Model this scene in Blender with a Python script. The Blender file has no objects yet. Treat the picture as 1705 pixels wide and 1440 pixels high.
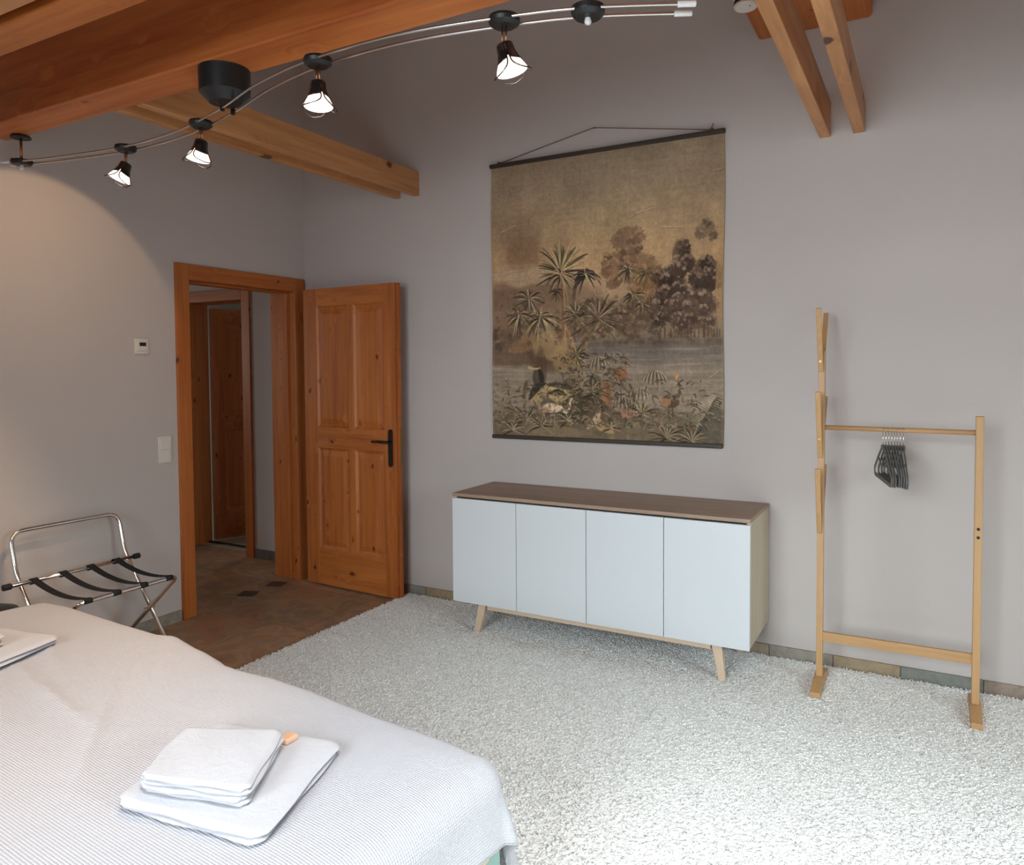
import bpy, bmesh, math, random
import numpy as np
from mathutils import Vector, Matrix, Euler

scene = bpy.context.scene
col = scene.collection
PI = math.pi

# ------------------------------------------------------------------ camera
F_PX, CX, CY = 1246.52, 852.0, 659.28          # focal length and optical centre in a 1705x1440 frame
YAW, PITCH, ROLL = .5066, .0388, -.0068
CAM = Vector((0.0, 0.0, 1.44))
def cam_axes(y, p, r):
    cy, sy = math.cos(y), math.sin(y)
    R = Matrix(((cy, sy, 0), (0, 0, -1), (-sy, cy, 0)))
    cp, sp = math.cos(p), math.sin(p)
    P = Matrix(((1, 0, 0), (0, cp, -sp), (0, sp, cp)))
    cr, sr = math.cos(r), math.sin(r)
    Q = Matrix(((cr, -sr, 0), (sr, cr, 0), (0, 0, 1)))
    return Q @ P @ R                            # rows: right, down, forward
A = cam_axes(YAW, PITCH, ROLL)
right, down, fwd = A[0], A[1], A[2]
M = Matrix.Identity(4)
for i in range(3):
    M[i][0] = right[i]; M[i][1] = -down[i]; M[i][2] = -fwd[i]; M[i][3] = CAM[i]
cam_d = bpy.data.cameras.new('camera'); cam_o = bpy.data.objects.new('camera', cam_d)
col.objects.link(cam_o); cam_o.matrix_world = M
cam_d.sensor_fit = 'HORIZONTAL'; cam_d.sensor_width = 36.0
cam_d.lens = F_PX / 1705 * 36
cam_d.shift_x = -(CX - 852.5) / 1705
cam_d.shift_y = (CY - 720.0) / 1705
cam_d.clip_start = .02
scene.camera = cam_o

# ------------------------------------------------------------------ colour management, world
scene.view_settings.view_transform = 'Standard'
scene.view_settings.look = 'None'
scene.view_settings.gamma = 1.0
scene.view_settings.use_curve_mapping = False
scene.view_settings.exposure = 0.22
w = bpy.data.worlds.new('world'); scene.world = w; w.use_nodes = True
w.node_tree.nodes['Background'].inputs[0].default_value = (.62, .78, 1.0, 1)
w.node_tree.nodes['Background'].inputs[1].default_value = .8
scene.cycles.max_bounces = 11
scene.cycles.diffuse_bounces = 9
scene.cycles.sample_clamp_indirect = 4.0
scene.cycles.use_denoising = True

# ------------------------------------------------------------------ daylight through the windows, and added fills
def area(name, loc, target, sx, sy, energy, color, spread=180):
    d = bpy.data.lights.new(name, 'AREA'); d.shape = 'RECTANGLE'; d.size = sx; d.size_y = sy
    d.energy = energy; d.color = color; d.spread = math.radians(spread)
    o = bpy.data.objects.new(name, d); col.objects.link(o)
    o.location = loc
    o.rotation_euler = (Vector(target) - Vector(loc)).to_track_quat('-Z', 'Y').to_euler()
    return o
area('daylight_front', (-.75, -1.98, 1.75), (-.3, 3.0, -.35), 2.1, 1.7, 50, (.84, .94, 1.0), 92)
area('daylight_right', (2.62, 1.2, 1.7), (.5, 1.7, -.4), 1.5, 1.3, 34, (.78, .94, 1.0), 100)
area('overhead_fill', (.2, .3, 3.69), (.15, 1.05, 0), 1.6, .9, 84, (.88, .95, 1.0), 110)  # added overhead fill for rug and bed; the ceiling stays closed
area('daylight_next_room', (-5.3, 6.3, 1.6), (-5.2, 4.6, .6), 1.0, 1.2, 10, (.9, 1.0, .95))
area('hall_fill', (-7.05, 2.2, 1.5), (-4.5, 3.4, .8), .9, 1.1, 14, (1.0, .93, .88))  # added fill to brighten the hall; its side wall has no window

# ------------------------------------------------------------------ room numbers (metres)
XL, YB = -3.73, 3.81            # left wall, back wall
XR, YF, ZC = 2.45, -1.85, 3.7   # right wall, wall behind the camera, ceiling

# ------------------------------------------------------------------ helpers
def P(*a): return Vector(a)

class MB:
    """collects vertices and faces (with a material slot each) for one mesh"""
    def __init__(s): s.v = []; s.f = []; s.m = []; s.uv = None
    def add(s, vs, fs, m=0):
        b = len(s.v); s.v += [tuple(x) for x in vs]
        for f in fs: s.f.append(tuple(b + i for i in f)); s.m.append(m)
        return s
    def box(s, x0, x1, y0, y1, z0, z1, m=0):
        vs = [(x, y, z) for z in (z0, z1) for y in (y0, y1) for x in (x0, x1)]
        return s.add(vs, [(0, 2, 3, 1), (4, 5, 7, 6), (0, 1, 5, 4), (2, 6, 7, 3), (0, 4, 6, 2), (1, 3, 7, 5)], m)
    def obox(s, o, a, b, c, m=0):
        """box from corner o with edge vectors a, b, c"""
        o, a, b, c = map(Vector, (o, a, b, c))
        vs = [o + a * i + b * j + c * k for k in (0, 1) for j in (0, 1) for i in (0, 1)]
        return s.add(vs, [(0, 2, 3, 1), (4, 5, 7, 6), (0, 1, 5, 4), (2, 6, 7, 3), (0, 4, 6, 2), (1, 3, 7, 5)], m)
    def bar(s, p0, p1, w, h, up=(0, 0, 1), m=0):
        """rectangular bar along p0-p1, w across, h along up"""
        p0, p1, up = Vector(p0), Vector(p1), Vector(up)
        d = (p1 - p0).normalized(); sd = d.cross(up).normalized(); u = sd.cross(d).normalized()
        return s.obox(p0 - sd * w / 2 - u * h / 2, p1 - p0, sd * w, u * h, m)
    def tube(s, pts, r, n=10, cap=True, m=0, closed=False, flat=None, upv=None):
        pts = [Vector(p) for p in pts]; N = len(pts); rings = []
        prev = None
        for i, p in enumerate(pts):
            if closed: t = pts[(i + 1) % N] - pts[i - 1]
            else: t = pts[min(i + 1, N - 1)] - pts[max(i - 1, 0)]
            t.normalize()
            if upv is not None: a = Vector(upv)
            elif prev is None: a = Vector((0, 0, 1)) if abs(t.z) < .9 else Vector((1, 0, 0))
            else: a = prev
            a = (a - t * a.dot(t)).normalized(); prev = a
            b = t.cross(a)
            rr = r[i] if isinstance(r, (list, tuple)) else r
            ra, rb = (rr, rr) if flat is None else (rr * flat[0], rr * flat[1])
            rings.append([p + a * (ra * math.cos(2 * PI * k / n)) + b * (rb * math.sin(2 * PI * k / n)) for k in range(n)])
        vs = [v for rg in rings for v in rg]; fs = []
        for i in range(N if closed else N - 1):
            j = (i + 1) % N
            for k in range(n):
                l = (k + 1) % n
                fs.append((i * n + k, i * n + l, j * n + l, j * n + k))
        if cap and not closed:
            fs.append(tuple(range(n - 1, -1, -1))); fs.append(tuple((N - 1) * n + k for k in range(n)))
        return s.add(vs, fs, m)
    def lathe(s, prof, n=32, o=(0, 0, 0), m=0):
        """profile [(r, z)...] about the z axis"""
        ox, oy, oz = o; vs = []
        for r, z in prof:
            r = max(r, 1e-5)
            vs += [(ox + r * math.cos(2 * PI * k / n), oy + r * math.sin(2 * PI * k / n), oz + z) for k in range(n)]
        fs = [(i * n + k, i * n + (k + 1) % n, (i + 1) * n + (k + 1) % n, (i + 1) * n + k)
              for i in range(len(prof) - 1) for k in range(n)]
        return s.add(vs, fs, m)
    def grid(s, fn, nu, nv, m=0, close_u=False):
        vs = [fn(i / nu, j / nv) for j in range(nv + 1) for i in range(nu + 1)]
        fs = [(j * (nu + 1) + i, j * (nu + 1) + i + 1, (j + 1) * (nu + 1) + i + 1, (j + 1) * (nu + 1) + i)
              for j in range(nv) for i in range(nu)]
        return s.add(vs, fs, m)

def build(name, mb, mats, parent=None, smooth=False, bevel=0, seg=2, origin=None, fix=False):
    """link one mesh object. With a parent, vertices are world coordinates and are moved into the parent's frame,
    unless the parent is flagged local"""
    root = parent
    off = Vector((0, 0, 0))
    if parent is not None and not parent.get('_local'):
        q = parent
        while q.parent is not None: q = q.parent
        off = q.location.copy()
    if origin is not None: off = Vector(origin)
    me = bpy.data.meshes.new(name)
    me.from_pydata([(x - off.x, y - off.y, z - off.z) for x, y, z in mb.v], [], mb.f)
    if not isinstance(mats, (list, tuple)): mats = [mats]
    for m_ in mats: me.materials.append(m_)
    if len(mats) > 1: me.polygons.foreach_set('material_index', mb.m)
    if fix:
        bm = bmesh.new(); bm.from_mesh(me); bmesh.ops.recalc_face_normals(bm, faces=bm.faces); bm.to_mesh(me); bm.free()
    if smooth: me.polygons.foreach_set('use_smooth', [True] * len(me.polygons))
    me.update()
    o = bpy.data.objects.new(name, me); col.objects.link(o)
    if parent is not None: o.parent = parent
    elif origin is not None: o.location = origin
    if parent is not None and parent.get('_local'): o['_local'] = 1
    if bevel:
        b = o.modifiers.new('bevel', 'BEVEL'); b.width = bevel; b.segments = seg; b.limit_method = 'ANGLE'
        b.angle_limit = math.radians(40); b.harden_normals = False
    return o

def tag(o, label=None, cat=None, group=None, kind=None):
    if label: o['label'] = label
    if cat: o['category'] = cat
    if group: o['group'] = group
    if kind: o['kind'] = kind
    return o
def thing(name, loc, label, cat, group=None, local=False, rot=None):
    o = bpy.data.objects.new(name, None); col.objects.link(o); o.location = loc
    o.empty_display_size = .05
    if rot: o.rotation_euler = rot
    if local: o['_local'] = 1
    return tag(o, label, cat, group)
def copy_tree(o, parent=None):
    c = o.copy(); col.objects.link(c)
    if parent is not None: c.parent = parent
    for ch in o.children: copy_tree(ch, c)
    return c

# ------------------------------------------------------------------ materials
def nodes_of(name):
    m = bpy.data.materials.new(name); m.use_nodes = True
    nt = m.node_tree; b = nt.nodes['Principled BSDF']
    return m, nt, b
def N(nt, t, **kw):
    n = nt.nodes.new(t)
    for k, v in kw.items():
        if k.startswith('_'): setattr(n, k[1:], v)
        else: n.inputs[int(k[1:]) if k[0] == 'i' and k[1:].isdigit() else k].default_value = v
    return n
def ramp(nt, fac, stops, interp='LINEAR'):
    r = nt.nodes.new('ShaderNodeValToRGB'); r.color_ramp.interpolation = interp
    e = r.color_ramp.elements
    while len(e) > 1: e.remove(e[-1])
    e[0].position = stops[0][0]; e[0].color = (*stops[0][1], 1)
    for p, c in stops[1:]:
        k = e.new(p); k.color = (*c, 1)
    nt.links.new(fac, r.inputs[0]); return r.outputs[0]
def mix(nt, fac, a, b, typ='MIX'):
    m = nt.nodes.new('ShaderNodeMix'); m.data_type = 'RGBA'; m.blend_type = typ
    for s, x in ((0, fac), (6, a), (7, b)):
        if isinstance(x, (int, float)): m.inputs[s].default_value = x
        elif isinstance(x, tuple): m.inputs[s].default_value = (*x, 1)
        else: nt.links.new(x, m.inputs[s])
    return m.outputs[2]
def math_(nt, op, a, b=None, clamp=False):
    m = nt.nodes.new('ShaderNodeMath'); m.operation = op; m.use_clamp = clamp
    for s, x in ((0, a), (1, b)):
        if x is None: continue
        if isinstance(x, (int, float)): m.inputs[s].default_value = x
        else: nt.links.new(x, m.inputs[s])
    return m.outputs[0]
def bump(nt, b, h, strength, dist=.002):
    n = nt.nodes.new('ShaderNodeBump'); n.inputs['Strength'].default_value = strength
    n.inputs['Distance'].default_value = dist
    nt.links.new(h, n.inputs['Height']); nt.links.new(n.outputs[0], b.inputs['Normal'])

def plain(name, color, rough=.5, metal=0.0, coat=0.0, bumpy=0, bscale=200):
    m, nt, b = nodes_of(name)
    b.inputs['Base Color'].default_value = (*color, 1)
    b.inputs['Roughness'].default_value = rough; b.inputs['Metallic'].default_value = metal
    b.inputs['Coat Weight'].default_value = coat
    if bumpy:
        tc = N(nt, 'ShaderNodeTexCoord'); n = N(nt, 'ShaderNodeTexNoise', Scale=bscale, Detail=3.0)
        nt.links.new(tc.outputs['Object'], n.inputs['Vector']); bump(nt, b, n.outputs[0], bumpy)
    return m

def wall_mat(name, color):
    m, nt, b = nodes_of(name)
    tc = N(nt, 'ShaderNodeTexCoord')
    n = N(nt, 'ShaderNodeTexNoise', Scale=1.1, Detail=3.0); nt.links.new(tc.outputs['Object'], n.inputs['Vector'])
    dark = tuple(c * .955 for c in color)
    c = ramp(nt, n.outputs[0], [(.35, dark), (.65, color)])
    nt.links.new(c, b.inputs['Base Color']); b.inputs['Roughness'].default_value = .93
    b.inputs['Specular IOR Level'].default_value = .15
    n2 = N(nt, 'ShaderNodeTexNoise', Scale=160.0, Detail=5.0); nt.links.new(tc.outputs['Object'], n2.inputs['Vector'])
    bump(nt, b, n2.outputs[0], .25, .001)
    return m

def wood_mat(name, dark, light, axis='z', grain=26.0, knots=True, kscale=10.5, rough=.45, knot_col=(.07, .02, .008), contrast=1.0, stretch=.045, kr=.085):
    m, nt, b = nodes_of(name)
    tc = N(nt, 'ShaderNodeTexCoord'); oi = N(nt, 'ShaderNodeObjectInfo')
    addv = N(nt, 'ShaderNodeVectorMath', _operation='ADD')
    sc = N(nt, 'ShaderNodeVectorMath', _operation='SCALE'); sc.inputs[3].default_value = 7.3
    comb = N(nt, 'ShaderNodeCombineXYZ')
    for i in range(3): nt.links.new(oi.outputs['Random'], comb.inputs[i])
    nt.links.new(comb.outputs[0], sc.inputs[0])
    nt.links.new(tc.outputs['Object'], addv.inputs[0]); nt.links.new(sc.outputs[0], addv.inputs[1])
    vec = addv.outputs[0]
    # knots
    vk = N(nt, 'ShaderNodeTexVoronoi', Scale=kscale); vk.inputs['Randomness'].default_value = 1.0
    mpk = N(nt, 'ShaderNodeMapping')
    ks = [1.0, 1.0, 1.0]; ks['xyz'.index(axis)] = .62
    mpk.inputs['Scale'].default_value = ks
    dn = N(nt, 'ShaderNodeTexNoise', Scale=22.0, Detail=2.0); nt.links.new(vec, dn.inputs['Vector'])
    dsc = N(nt, 'ShaderNodeVectorMath', _operation='SCALE'); dsc.inputs[3].default_value = .035
    nt.links.new(dn.outputs['Color'], dsc.inputs[0])
    dad = N(nt, 'ShaderNodeVectorMath', _operation='ADD'); nt.links.new(vec, dad.inputs[0]); nt.links.new(dsc.outputs[0], dad.inputs[1])
    nt.links.new(dad.outputs[0], mpk.inputs[0]); nt.links.new(mpk.outputs[0], vk.inputs['Vector'])
    kd = vk.outputs['Distance']
    # grain
    mp = N(nt, 'ShaderNodeMapping'); s = [1.0, 1.0, 1.0]; s['xyz'.index(axis)] = stretch
    mp.inputs['Scale'].default_value = s; nt.links.new(vec, mp.inputs[0])
    near = math_(nt, 'SUBTRACT', 1.0, math_(nt, 'MULTIPLY', kd, 3.2), clamp=True)
    near = math_(nt, 'MULTIPLY', near, .05)
    sh = N(nt, 'ShaderNodeVectorMath', _operation='ADD')
    cb = N(nt, 'ShaderNodeCombineXYZ')
    for i in range(3): nt.links.new(near, cb.inputs[i])
    nt.links.new(mp.outputs[0], sh.inputs[0]); nt.links.new(cb.outputs[0], sh.inputs[1])
    n1 = N(nt, 'ShaderNodeTexNoise', Scale=grain, Detail=6.0, Roughness=.6, Distortion=.25); nt.links.new(sh.outputs[0], n1.inputs['Vector'])
    n2 = N(nt, 'ShaderNodeTexNoise', Scale=grain * .23, Detail=2.0); nt.links.new(sh.outputs[0], n2.inputs['Vector'])
    wv = N(nt, 'ShaderNodeTexNoise', Scale=grain * 2.6, Detail=2.0, Distortion=.1); nt.links.new(sh.outputs[0], wv.inputs['Vector'])
    fac = math_(nt, 'ADD', math_(nt, 'MULTIPLY', n1.outputs[0], .5), math_(nt, 'MULTIPLY', n2.outputs[0], .32))
    fac = math_(nt, 'ADD', fac, math_(nt, 'MULTIPLY', wv.outputs[0], .18))
    mid = tuple((a + c) / 2 for a, c in zip(dark, light))
    h = .14 / contrast
    c = ramp(nt, fac, [(.5 - h, dark), (.5, mid), (.5 + h, light)])
    if knots:
        k = N(nt, 'ShaderNodeMapRange'); k.inputs[1].default_value = kr; k.inputs[2].default_value = kr * 1.5
        k.inputs[3].default_value = 1; k.inputs[4].default_value = 0
        nt.links.new(kd, k.inputs[0])
        sepc = N(nt, 'ShaderNodeSeparateColor'); nt.links.new(vk.outputs['Color'], sepc.inputs[0])
        sel = math_(nt, 'GREATER_THAN', sepc.outputs[0], .35)
        kk = math_(nt, 'MULTIPLY', math_(nt, 'MULTIPLY', k.outputs[0], sel), .93)
        halo = N(nt, 'ShaderNodeMapRange'); halo.inputs[1].default_value = kr * 1.3; halo.inputs[2].default_value = kr * 3
        halo.inputs[3].default_value = .35; halo.inputs[4].default_value = 0
        nt.links.new(kd, halo.inputs[0])
        c = mix(nt, math_(nt, 'MULTIPLY', halo.outputs[0], sel), c, dark)
        c = mix(nt, kk, c, knot_col)
    nt.links.new(c, b.inputs['Base Color'])
    b.inputs['Roughness'].default_value = rough
    bump(nt, b, n1.outputs[0], .12, .001)
    return m

PINE_D, PINE_L = (.33, .080, .013), (.56, .185, .038)      # aged honey pine of the doors
M_ = {}
for ax in 'xyz':
    M_['pine_' + ax] = wood_mat('aged_pine_' + ax, PINE_D, PINE_L, ax)
    M_['beam_' + ax] = wood_mat('spruce_beam_' + ax, (.40, .165, .055), (.72, .37, .155), ax, grain=16, kscale=5.0, stretch=.06)
    M_['beamr_' + ax] = wood_mat('red_spruce_beam_' + ax, (.34, .075, .015), (.70, .235, .06), ax, grain=16, kscale=5.0, stretch=.06)
    M_['bamboo_' + ax] = wood_mat('bamboo_' + ax, (.44, .245, .10), (.60, .36, .165), ax, grain=60, knots=False, contrast=.7)
    M_['oak_' + ax] = wood_mat('sonoma_oak_' + ax, (.30, .20, .135), (.43, .31, .225), ax, grain=50, knots=False, contrast=1.0, rough=.5)
    M_['oakside_' + ax] = wood_mat('oak_side_' + ax, (.50, .43, .31), (.62, .54, .40), ax, grain=50, knots=False, contrast=1.0, rough=.5)  # lighter copy of the oak; the light on the sides put into colour
    M_['beech_' + ax] = wood_mat('pale_beech_' + ax, (.60, .44, .30), (.70, .54, .39), ax, grain=50, knots=False, contrast=.8)
M_['rod'] = wood_mat('dark_stained_rod', (.025, .018, .012), (.06, .045, .03), 'x', knots=False)
M_['wall'] = wall_mat('white_plaster', (.575, .527, .497))
M_['ceil'] = wood_mat('ceiling_boards', (.24, .10, .04), (.38, .175, .075), 'y', knots=True)
M_['white'] = plain('white_lacquer', (.67, .705, .72), .38)
M_['plastic'] = plain('white_plastic', (.74, .70, .63), .35)
M_['darkgap'] = plain('dark_gap', (.02, .018, .016), .8)  # near-black carcass; shade in the door gaps put into the colour
M_['chrome'] = plain('chrome', (.82, .80, .78), .14, 1.0)
M_['railmetal'] = plain('satin_nickel', (.62, .6, .58), .28, 1.0)
M_['black'] = plain('black_plastic', (.012, .014, .015), .42)
M_['blackgloss'] = plain('black_metal', (.01, .01, .011), .22, 0.0, .5)
M_['iron'] = plain('dark_iron', (.03, .022, .018), .4, .6)
M_['copper'] = plain('copper', (.55, .25, .14), .35, 1.0)
M_['brass'] = plain('old_brass', (.34, .2, .06), .4, 1.0)
M_['clear'] = plain('clear_cap', (.75, .75, .74), .15)
M_['velvet'] = plain('grey_velvet', (.15, .148, .138), .9)
M_['strap'] = plain('black_webbing', (.008, .008, .009), .85, bumpy=.4, bscale=600)
M_['rubber'] = plain('rubber', (.012, .012, .012), .7)
M_['screen'] = plain('lcd', (.02, .025, .025), .2)
M_['screenframe'] = plain('dark_hall_plaster', (.25, .23, .24), .9)
M_['mint'] = plain('mint_paint', (.27, .43, .38), .6)
M_['soap'] = plain('peach_wrapper', (.85, .52, .33), .5)
M_['mattress'] = plain('mattress_ticking', (.8, .8, .8), .9)
M_['jute'] = plain('jute_cord', (.16, .085, .05), .9)

def stone_mat(name, cols, scale, rough=.55, big=True, tiles=None):
    m, nt, b = nodes_of(name)
    tc = N(nt, 'ShaderNodeTexCoord'); v = tc.outputs['Object']
    n = N(nt, 'ShaderNodeTexNoise', Scale=scale, Detail=7.0, Roughness=.62, Distortion=1.3); nt.links.new(v, n.inputs['Vector'])
    n2 = N(nt, 'ShaderNodeTexNoise', Scale=scale * .5, Detail=3.0, Distortion=.4)
    mp = N(nt, 'ShaderNodeMapping'); mp.inputs['Location'].default_value = (5, 3, 1); nt.links.new(v, mp.inputs[0]); nt.links.new(mp.outputs[0], n2.inputs['Vector'])
    k = len(cols)
    c = ramp(nt, n.outputs[0], [(.3 + .4 * i / (k - 1), cc) for i, cc in enumerate(cols)])
    c2 = ramp(nt, n2.outputs[0], [(.38, tuple(x * .7 for x in cols[0])), (.62, cols[-1])])
    c = mix(nt, .4, c, c2)
    h = n.outputs[0]
    if tiles:
        br = N(nt, 'ShaderNodeTexBrick'); br.offset = .4
        mp2 = N(nt, 'ShaderNodeMapping'); mp2.inputs['Rotation'].default_value = (0, 0, tiles[2]); nt.links.new(v, mp2.inputs[0]); nt.links.new(mp2.outputs[0], br.inputs['Vector'])
        br.inputs['Scale'].default_value = 1.0; br.inputs['Brick Width'].default_value = tiles[0]; br.inputs['Row Height'].default_value = tiles[1]
        br.inputs['Mortar Size'].default_value = .002; br.inputs['Mortar Smooth'].default_value = .3
        br.inputs['Color1'].default_value = (.75, .75, .75, 1); br.inputs['Color2'].default_value = (1.2, 1.12, 1.0, 1)
        c = mix(nt, .75, c, br.outputs['Color'], 'MULTIPLY')
        c = mix(nt, math_(nt, 'MULTIPLY', br.outputs['Fac'], .55), c, (.13, .10, .08))
    nt.links.new(c, b.inputs['Base Color']); b.inputs['Roughness'].default_value = rough
    bump(nt, b, h, .35, .004)
    return m
M_['floor'] = stone_mat('slate_floor', [(.20, .17, .14), (.47, .22, .10), (.29, .25, .16), (.56, .34, .17), (.30, .25, .23), (.42, .23, .16)], 3.6, .5, tiles=(.6, .6, .0))
M_['inset'] = stone_mat('dark_inset', [(.05, .035, .025), (.08, .05, .03)], 20, .5)
M_['greyfloor'] = plain('pale_green_floor', (.42, .44, .36), .4)
M_['skirt'] = None

def skirt_mat():
    # each tile of the skirting gets its own tone through the face colour index
    m, nt, b = nodes_of('skirting_tile')
    at = N(nt, 'ShaderNodeAttribute', _attribute_name='tone')
    tc = N(nt, 'ShaderNodeTexCoord')
    n = N(nt, 'ShaderNodeTexNoise', Scale=22.0, Detail=6.0, Roughness=.65, Distortion=.5); nt.links.new(tc.outputs['Object'], n.inputs['Vector'])
    c = mix(nt, 1.0, at.outputs['Color'], ramp(nt, n.outputs[0], [(.3, (.72, .7, .66)), (.5, (1, .97, .93)), (.7, (1.2, 1.12, 1.02))]), 'MULTIPLY')
    nt.links.new(c, b.inputs['Base Color']); b.inputs['Roughness'].default_value = .6
    bump(nt, b, n.outputs[0], .2, .002)
    return m
M_['skirt'] = skirt_mat()

def emit(name, color, strength):
    m, nt, b = nodes_of(name)
    b.inputs['Base Color'].default_value = (.8, .8, .8, 1)
    b.inputs['Emission Color'].default_value = (*color, 1); b.inputs['Emission Strength'].default_value = strength
    return m
M_['bulb'] = emit('halogen_bulb', (1.0, .88, .72), 9.0)
M_['litglass'] = emit('lit_glass', (1.0, .80, .62), 1.7)
M_['darkchrome'] = plain('dark_chrome', (.16, .13, .12), .2, 1.0)

def cloth_mat(name, color, kind):
    m, nt, b = nodes_of(name)
    b.inputs['Base Color'].default_value = (*color, 1); b.inputs['Roughness'].default_value = .95
    b.inputs['Specular IOR Level'].default_value = .1
    b.inputs['Sheen Weight'].default_value = .15
    if kind == 'waffle':
        uv = N(nt, 'ShaderNodeUVMap')
        sp = N(nt, 'ShaderNodeSeparateXYZ'); nt.links.new(uv.outputs[0], sp.inputs[0])
        hs = []
        for i, per in ((0, .013), (1, .013)):
            s_ = math_(nt, 'SINE', math_(nt, 'MULTIPLY', sp.outputs[i], 2 * PI / per))
            hs.append(math_(nt, 'POWER', math_(nt, 'ABSOLUTE', s_), .7))
        h = math_(nt, 'MINIMUM', hs[0], hs[1]) if False else math_(nt, 'MULTIPLY', hs[0], hs[1])
        n = N(nt, 'ShaderNodeTexNoise', Scale=9.0, Detail=4.0, Distortion=.6)
        nt.links.new(uv.outputs[0], n.inputs['Vector'])
        h = math_(nt, 'ADD', math_(nt, 'MULTIPLY', h, .55), math_(nt, 'MULTIPLY', n.outputs[0], 1.6))
        bump(nt, b, h, .8, .004)
    else:
        tc = N(nt, 'ShaderNodeTexCoord')
        n = N(nt, 'ShaderNodeTexNoise', Scale=420.0, Detail=3.0); nt.links.new(tc.outputs['Object'], n.inputs['Vector'])
        n2 = N(nt, 'ShaderNodeTexNoise', Scale=30.0, Detail=3.0, Distortion=1.0); nt.links.new(tc.outputs['Object'], n2.inputs['Vector'])
        h = math_(nt, 'ADD', math_(nt, 'MULTIPLY', n.outputs[0], .5), math_(nt, 'MULTIPLY', n2.outputs[0], 1.2))
        bump(nt, b, h, .5, .004)
    return m
M_['waffle'] = cloth_mat('white_waffle_cotton', (.575, .57, .60), 'waffle')
M_['terry'] = cloth_mat('white_terry', (.58, .58, .605), 'terry')

def rug_mat():
    m, nt, b = nodes_of('ivory_pile')
    g = N(nt, 'ShaderNodeAttribute', _attribute_name='tone')
    nt.links.new(g.outputs['Color'], b.inputs['Base Color'])
    b.inputs['Roughness'].default_value = .9; b.inputs['Specular IOR Level'].default_value = .1
    return m
M_['pile'] = rug_mat()
M_['rugbase'] = plain('rug_backing', (.93, .915, .87), .95)

def set_tone(me, cols):
    """per-vertex colour attribute from an (n,3) array"""
    a = me.color_attributes.new('tone', 'FLOAT_COLOR', 'POINT')
    arr = np.ones((len(me.vertices), 4), np.float32); arr[:, :3] = cols
    a.data.foreach_set('color', arr.ravel())

# ================================================================== THE SETTING
def structure(name, mb, mat, bevel=0, parent=None):
    o = build(name, mb, mat, parent, bevel=bevel)
    if parent is None: o['kind'] = 'structure'
    return o
HX = -3.93            # hall side of the left wall
FY0, FY1, FZ = 2.884, 3.705, 1.955     # clear opening of the doorway
structure('floor', MB().box(-7.2, XR + .15, YF - .2, 4.1, -.12, 0), M_['floor'])
fl = structure('floor', MB().box(-7.2, -3.6, 4.1, 6.6, -.12, 0.002), M_['greyfloor'])
structure('wall_back', MB().box(HX + .001, XR + .15, YB, YB + .2, 0, ZC), M_['wall'])
wl = MB()
wl.box(HX, XL, YF - .15, FY0 - .02, 0, ZC); wl.box(HX, XL, FY1 + .02, YB, 0, ZC); wl.box(HX, XL, FY0 - .02, FY1 + .02, FZ + .02, ZC)
structure('wall_left', wl, M_['wall'])
# wall behind the camera with a wide window, right wall with another
wx0, wx1, wz0, wz1 = -2.15, -.05, .25, 2.25
wf = MB()
wf.box(XL, wx0, YF - .15, YF, 0, ZC); wf.box(wx1, XR, YF - .15, YF, 0, ZC); wf.box(wx0, wx1, YF - .15, YF, 0, wz0); wf.box(wx0, wx1, YF - .15, YF, wz1, ZC)
structure('wall_front', wf, M_['wall'])
ry0, ry1, rz0, rz1 = .45, 1.95, .75, 2.15
wr = MB()
wr.box(XR, XR + .15, YF - .15, ry0, 0, ZC); wr.box(XR, XR + .15, ry1, YB, 0, ZC); wr.box(XR, XR + .15, ry0, ry1, 0, rz0); wr.box(XR, XR + .15, ry0, ry1, rz1, ZC)
structure('wall_right', wr, M_['wall'])
structure('ceiling', MB().box(XL, XR, YF, YB, ZC, ZC + .1), M_['ceil'])
def window(name, axis, c, a0, a1, z0, z1):
    o = MB()
    def b(u0, u1, zz0, zz1):
        if axis == 'y': o.box(u0, u1, c - .03, c + .03, zz0, zz1)
        else: o.box(c - .03, c + .03, u0, u1, zz0, zz1)
    t = .06
    b(a0, a1, z0, z0 + t); b(a0, a1, z1 - t, z1); b(a0, a0 + t, z0, z1); b(a1 - t, a1, z0, z1)
    b((a0 + a1) / 2 - t / 2, (a0 + a1) / 2 + t / 2, z0, z1)
    r = build(name, o, M_['pine_z'], bevel=.003); r['kind'] = 'structure'
window('window_1', 'y', YF - .06, wx0, wx1, wz0, wz1)
window('window_2', 'x', XR + .06, ry0, ry1, rz0, rz1)

# hall behind the doorway, and the room beyond it
YH = 4.0
hx0, hx1 = -5.21, -4.55      # opening in the hall's end wall
hw = MB()
hw.box(-7.1, hx0 - .02, YH, YH + .2, 0, 2.6); hw.box(hx1 + .02, HX, YH, YH + .2, 0, 2.6); hw.box(hx0 - .02, hx1 + .02, YH, YH + .2, 1.99, 2.6)
structure('wall_hall_end', hw, M_['wall'])
structure('wall_hall_side', MB().box(-7.2, -7.1, .6, 6.6, 0, 2.6), M_['wall'])
structure('wall_hall_front', MB().box(-7.1, HX, .5, .6, 0, 2.6), M_['wall'])
structure('ceiling_hall', MB().box(-7.2, HX, .5, 6.6, 2.6, 2.7), M_['wall'])
nr = MB(); nr.box(-7.1, -3.7, 6.5, 6.6, 0, 2.6); nr.box(-3.8, -3.7, 4.2, 6.5, 0, 2.6)
structure('wall_next_room', nr, M_['wall'])

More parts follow.
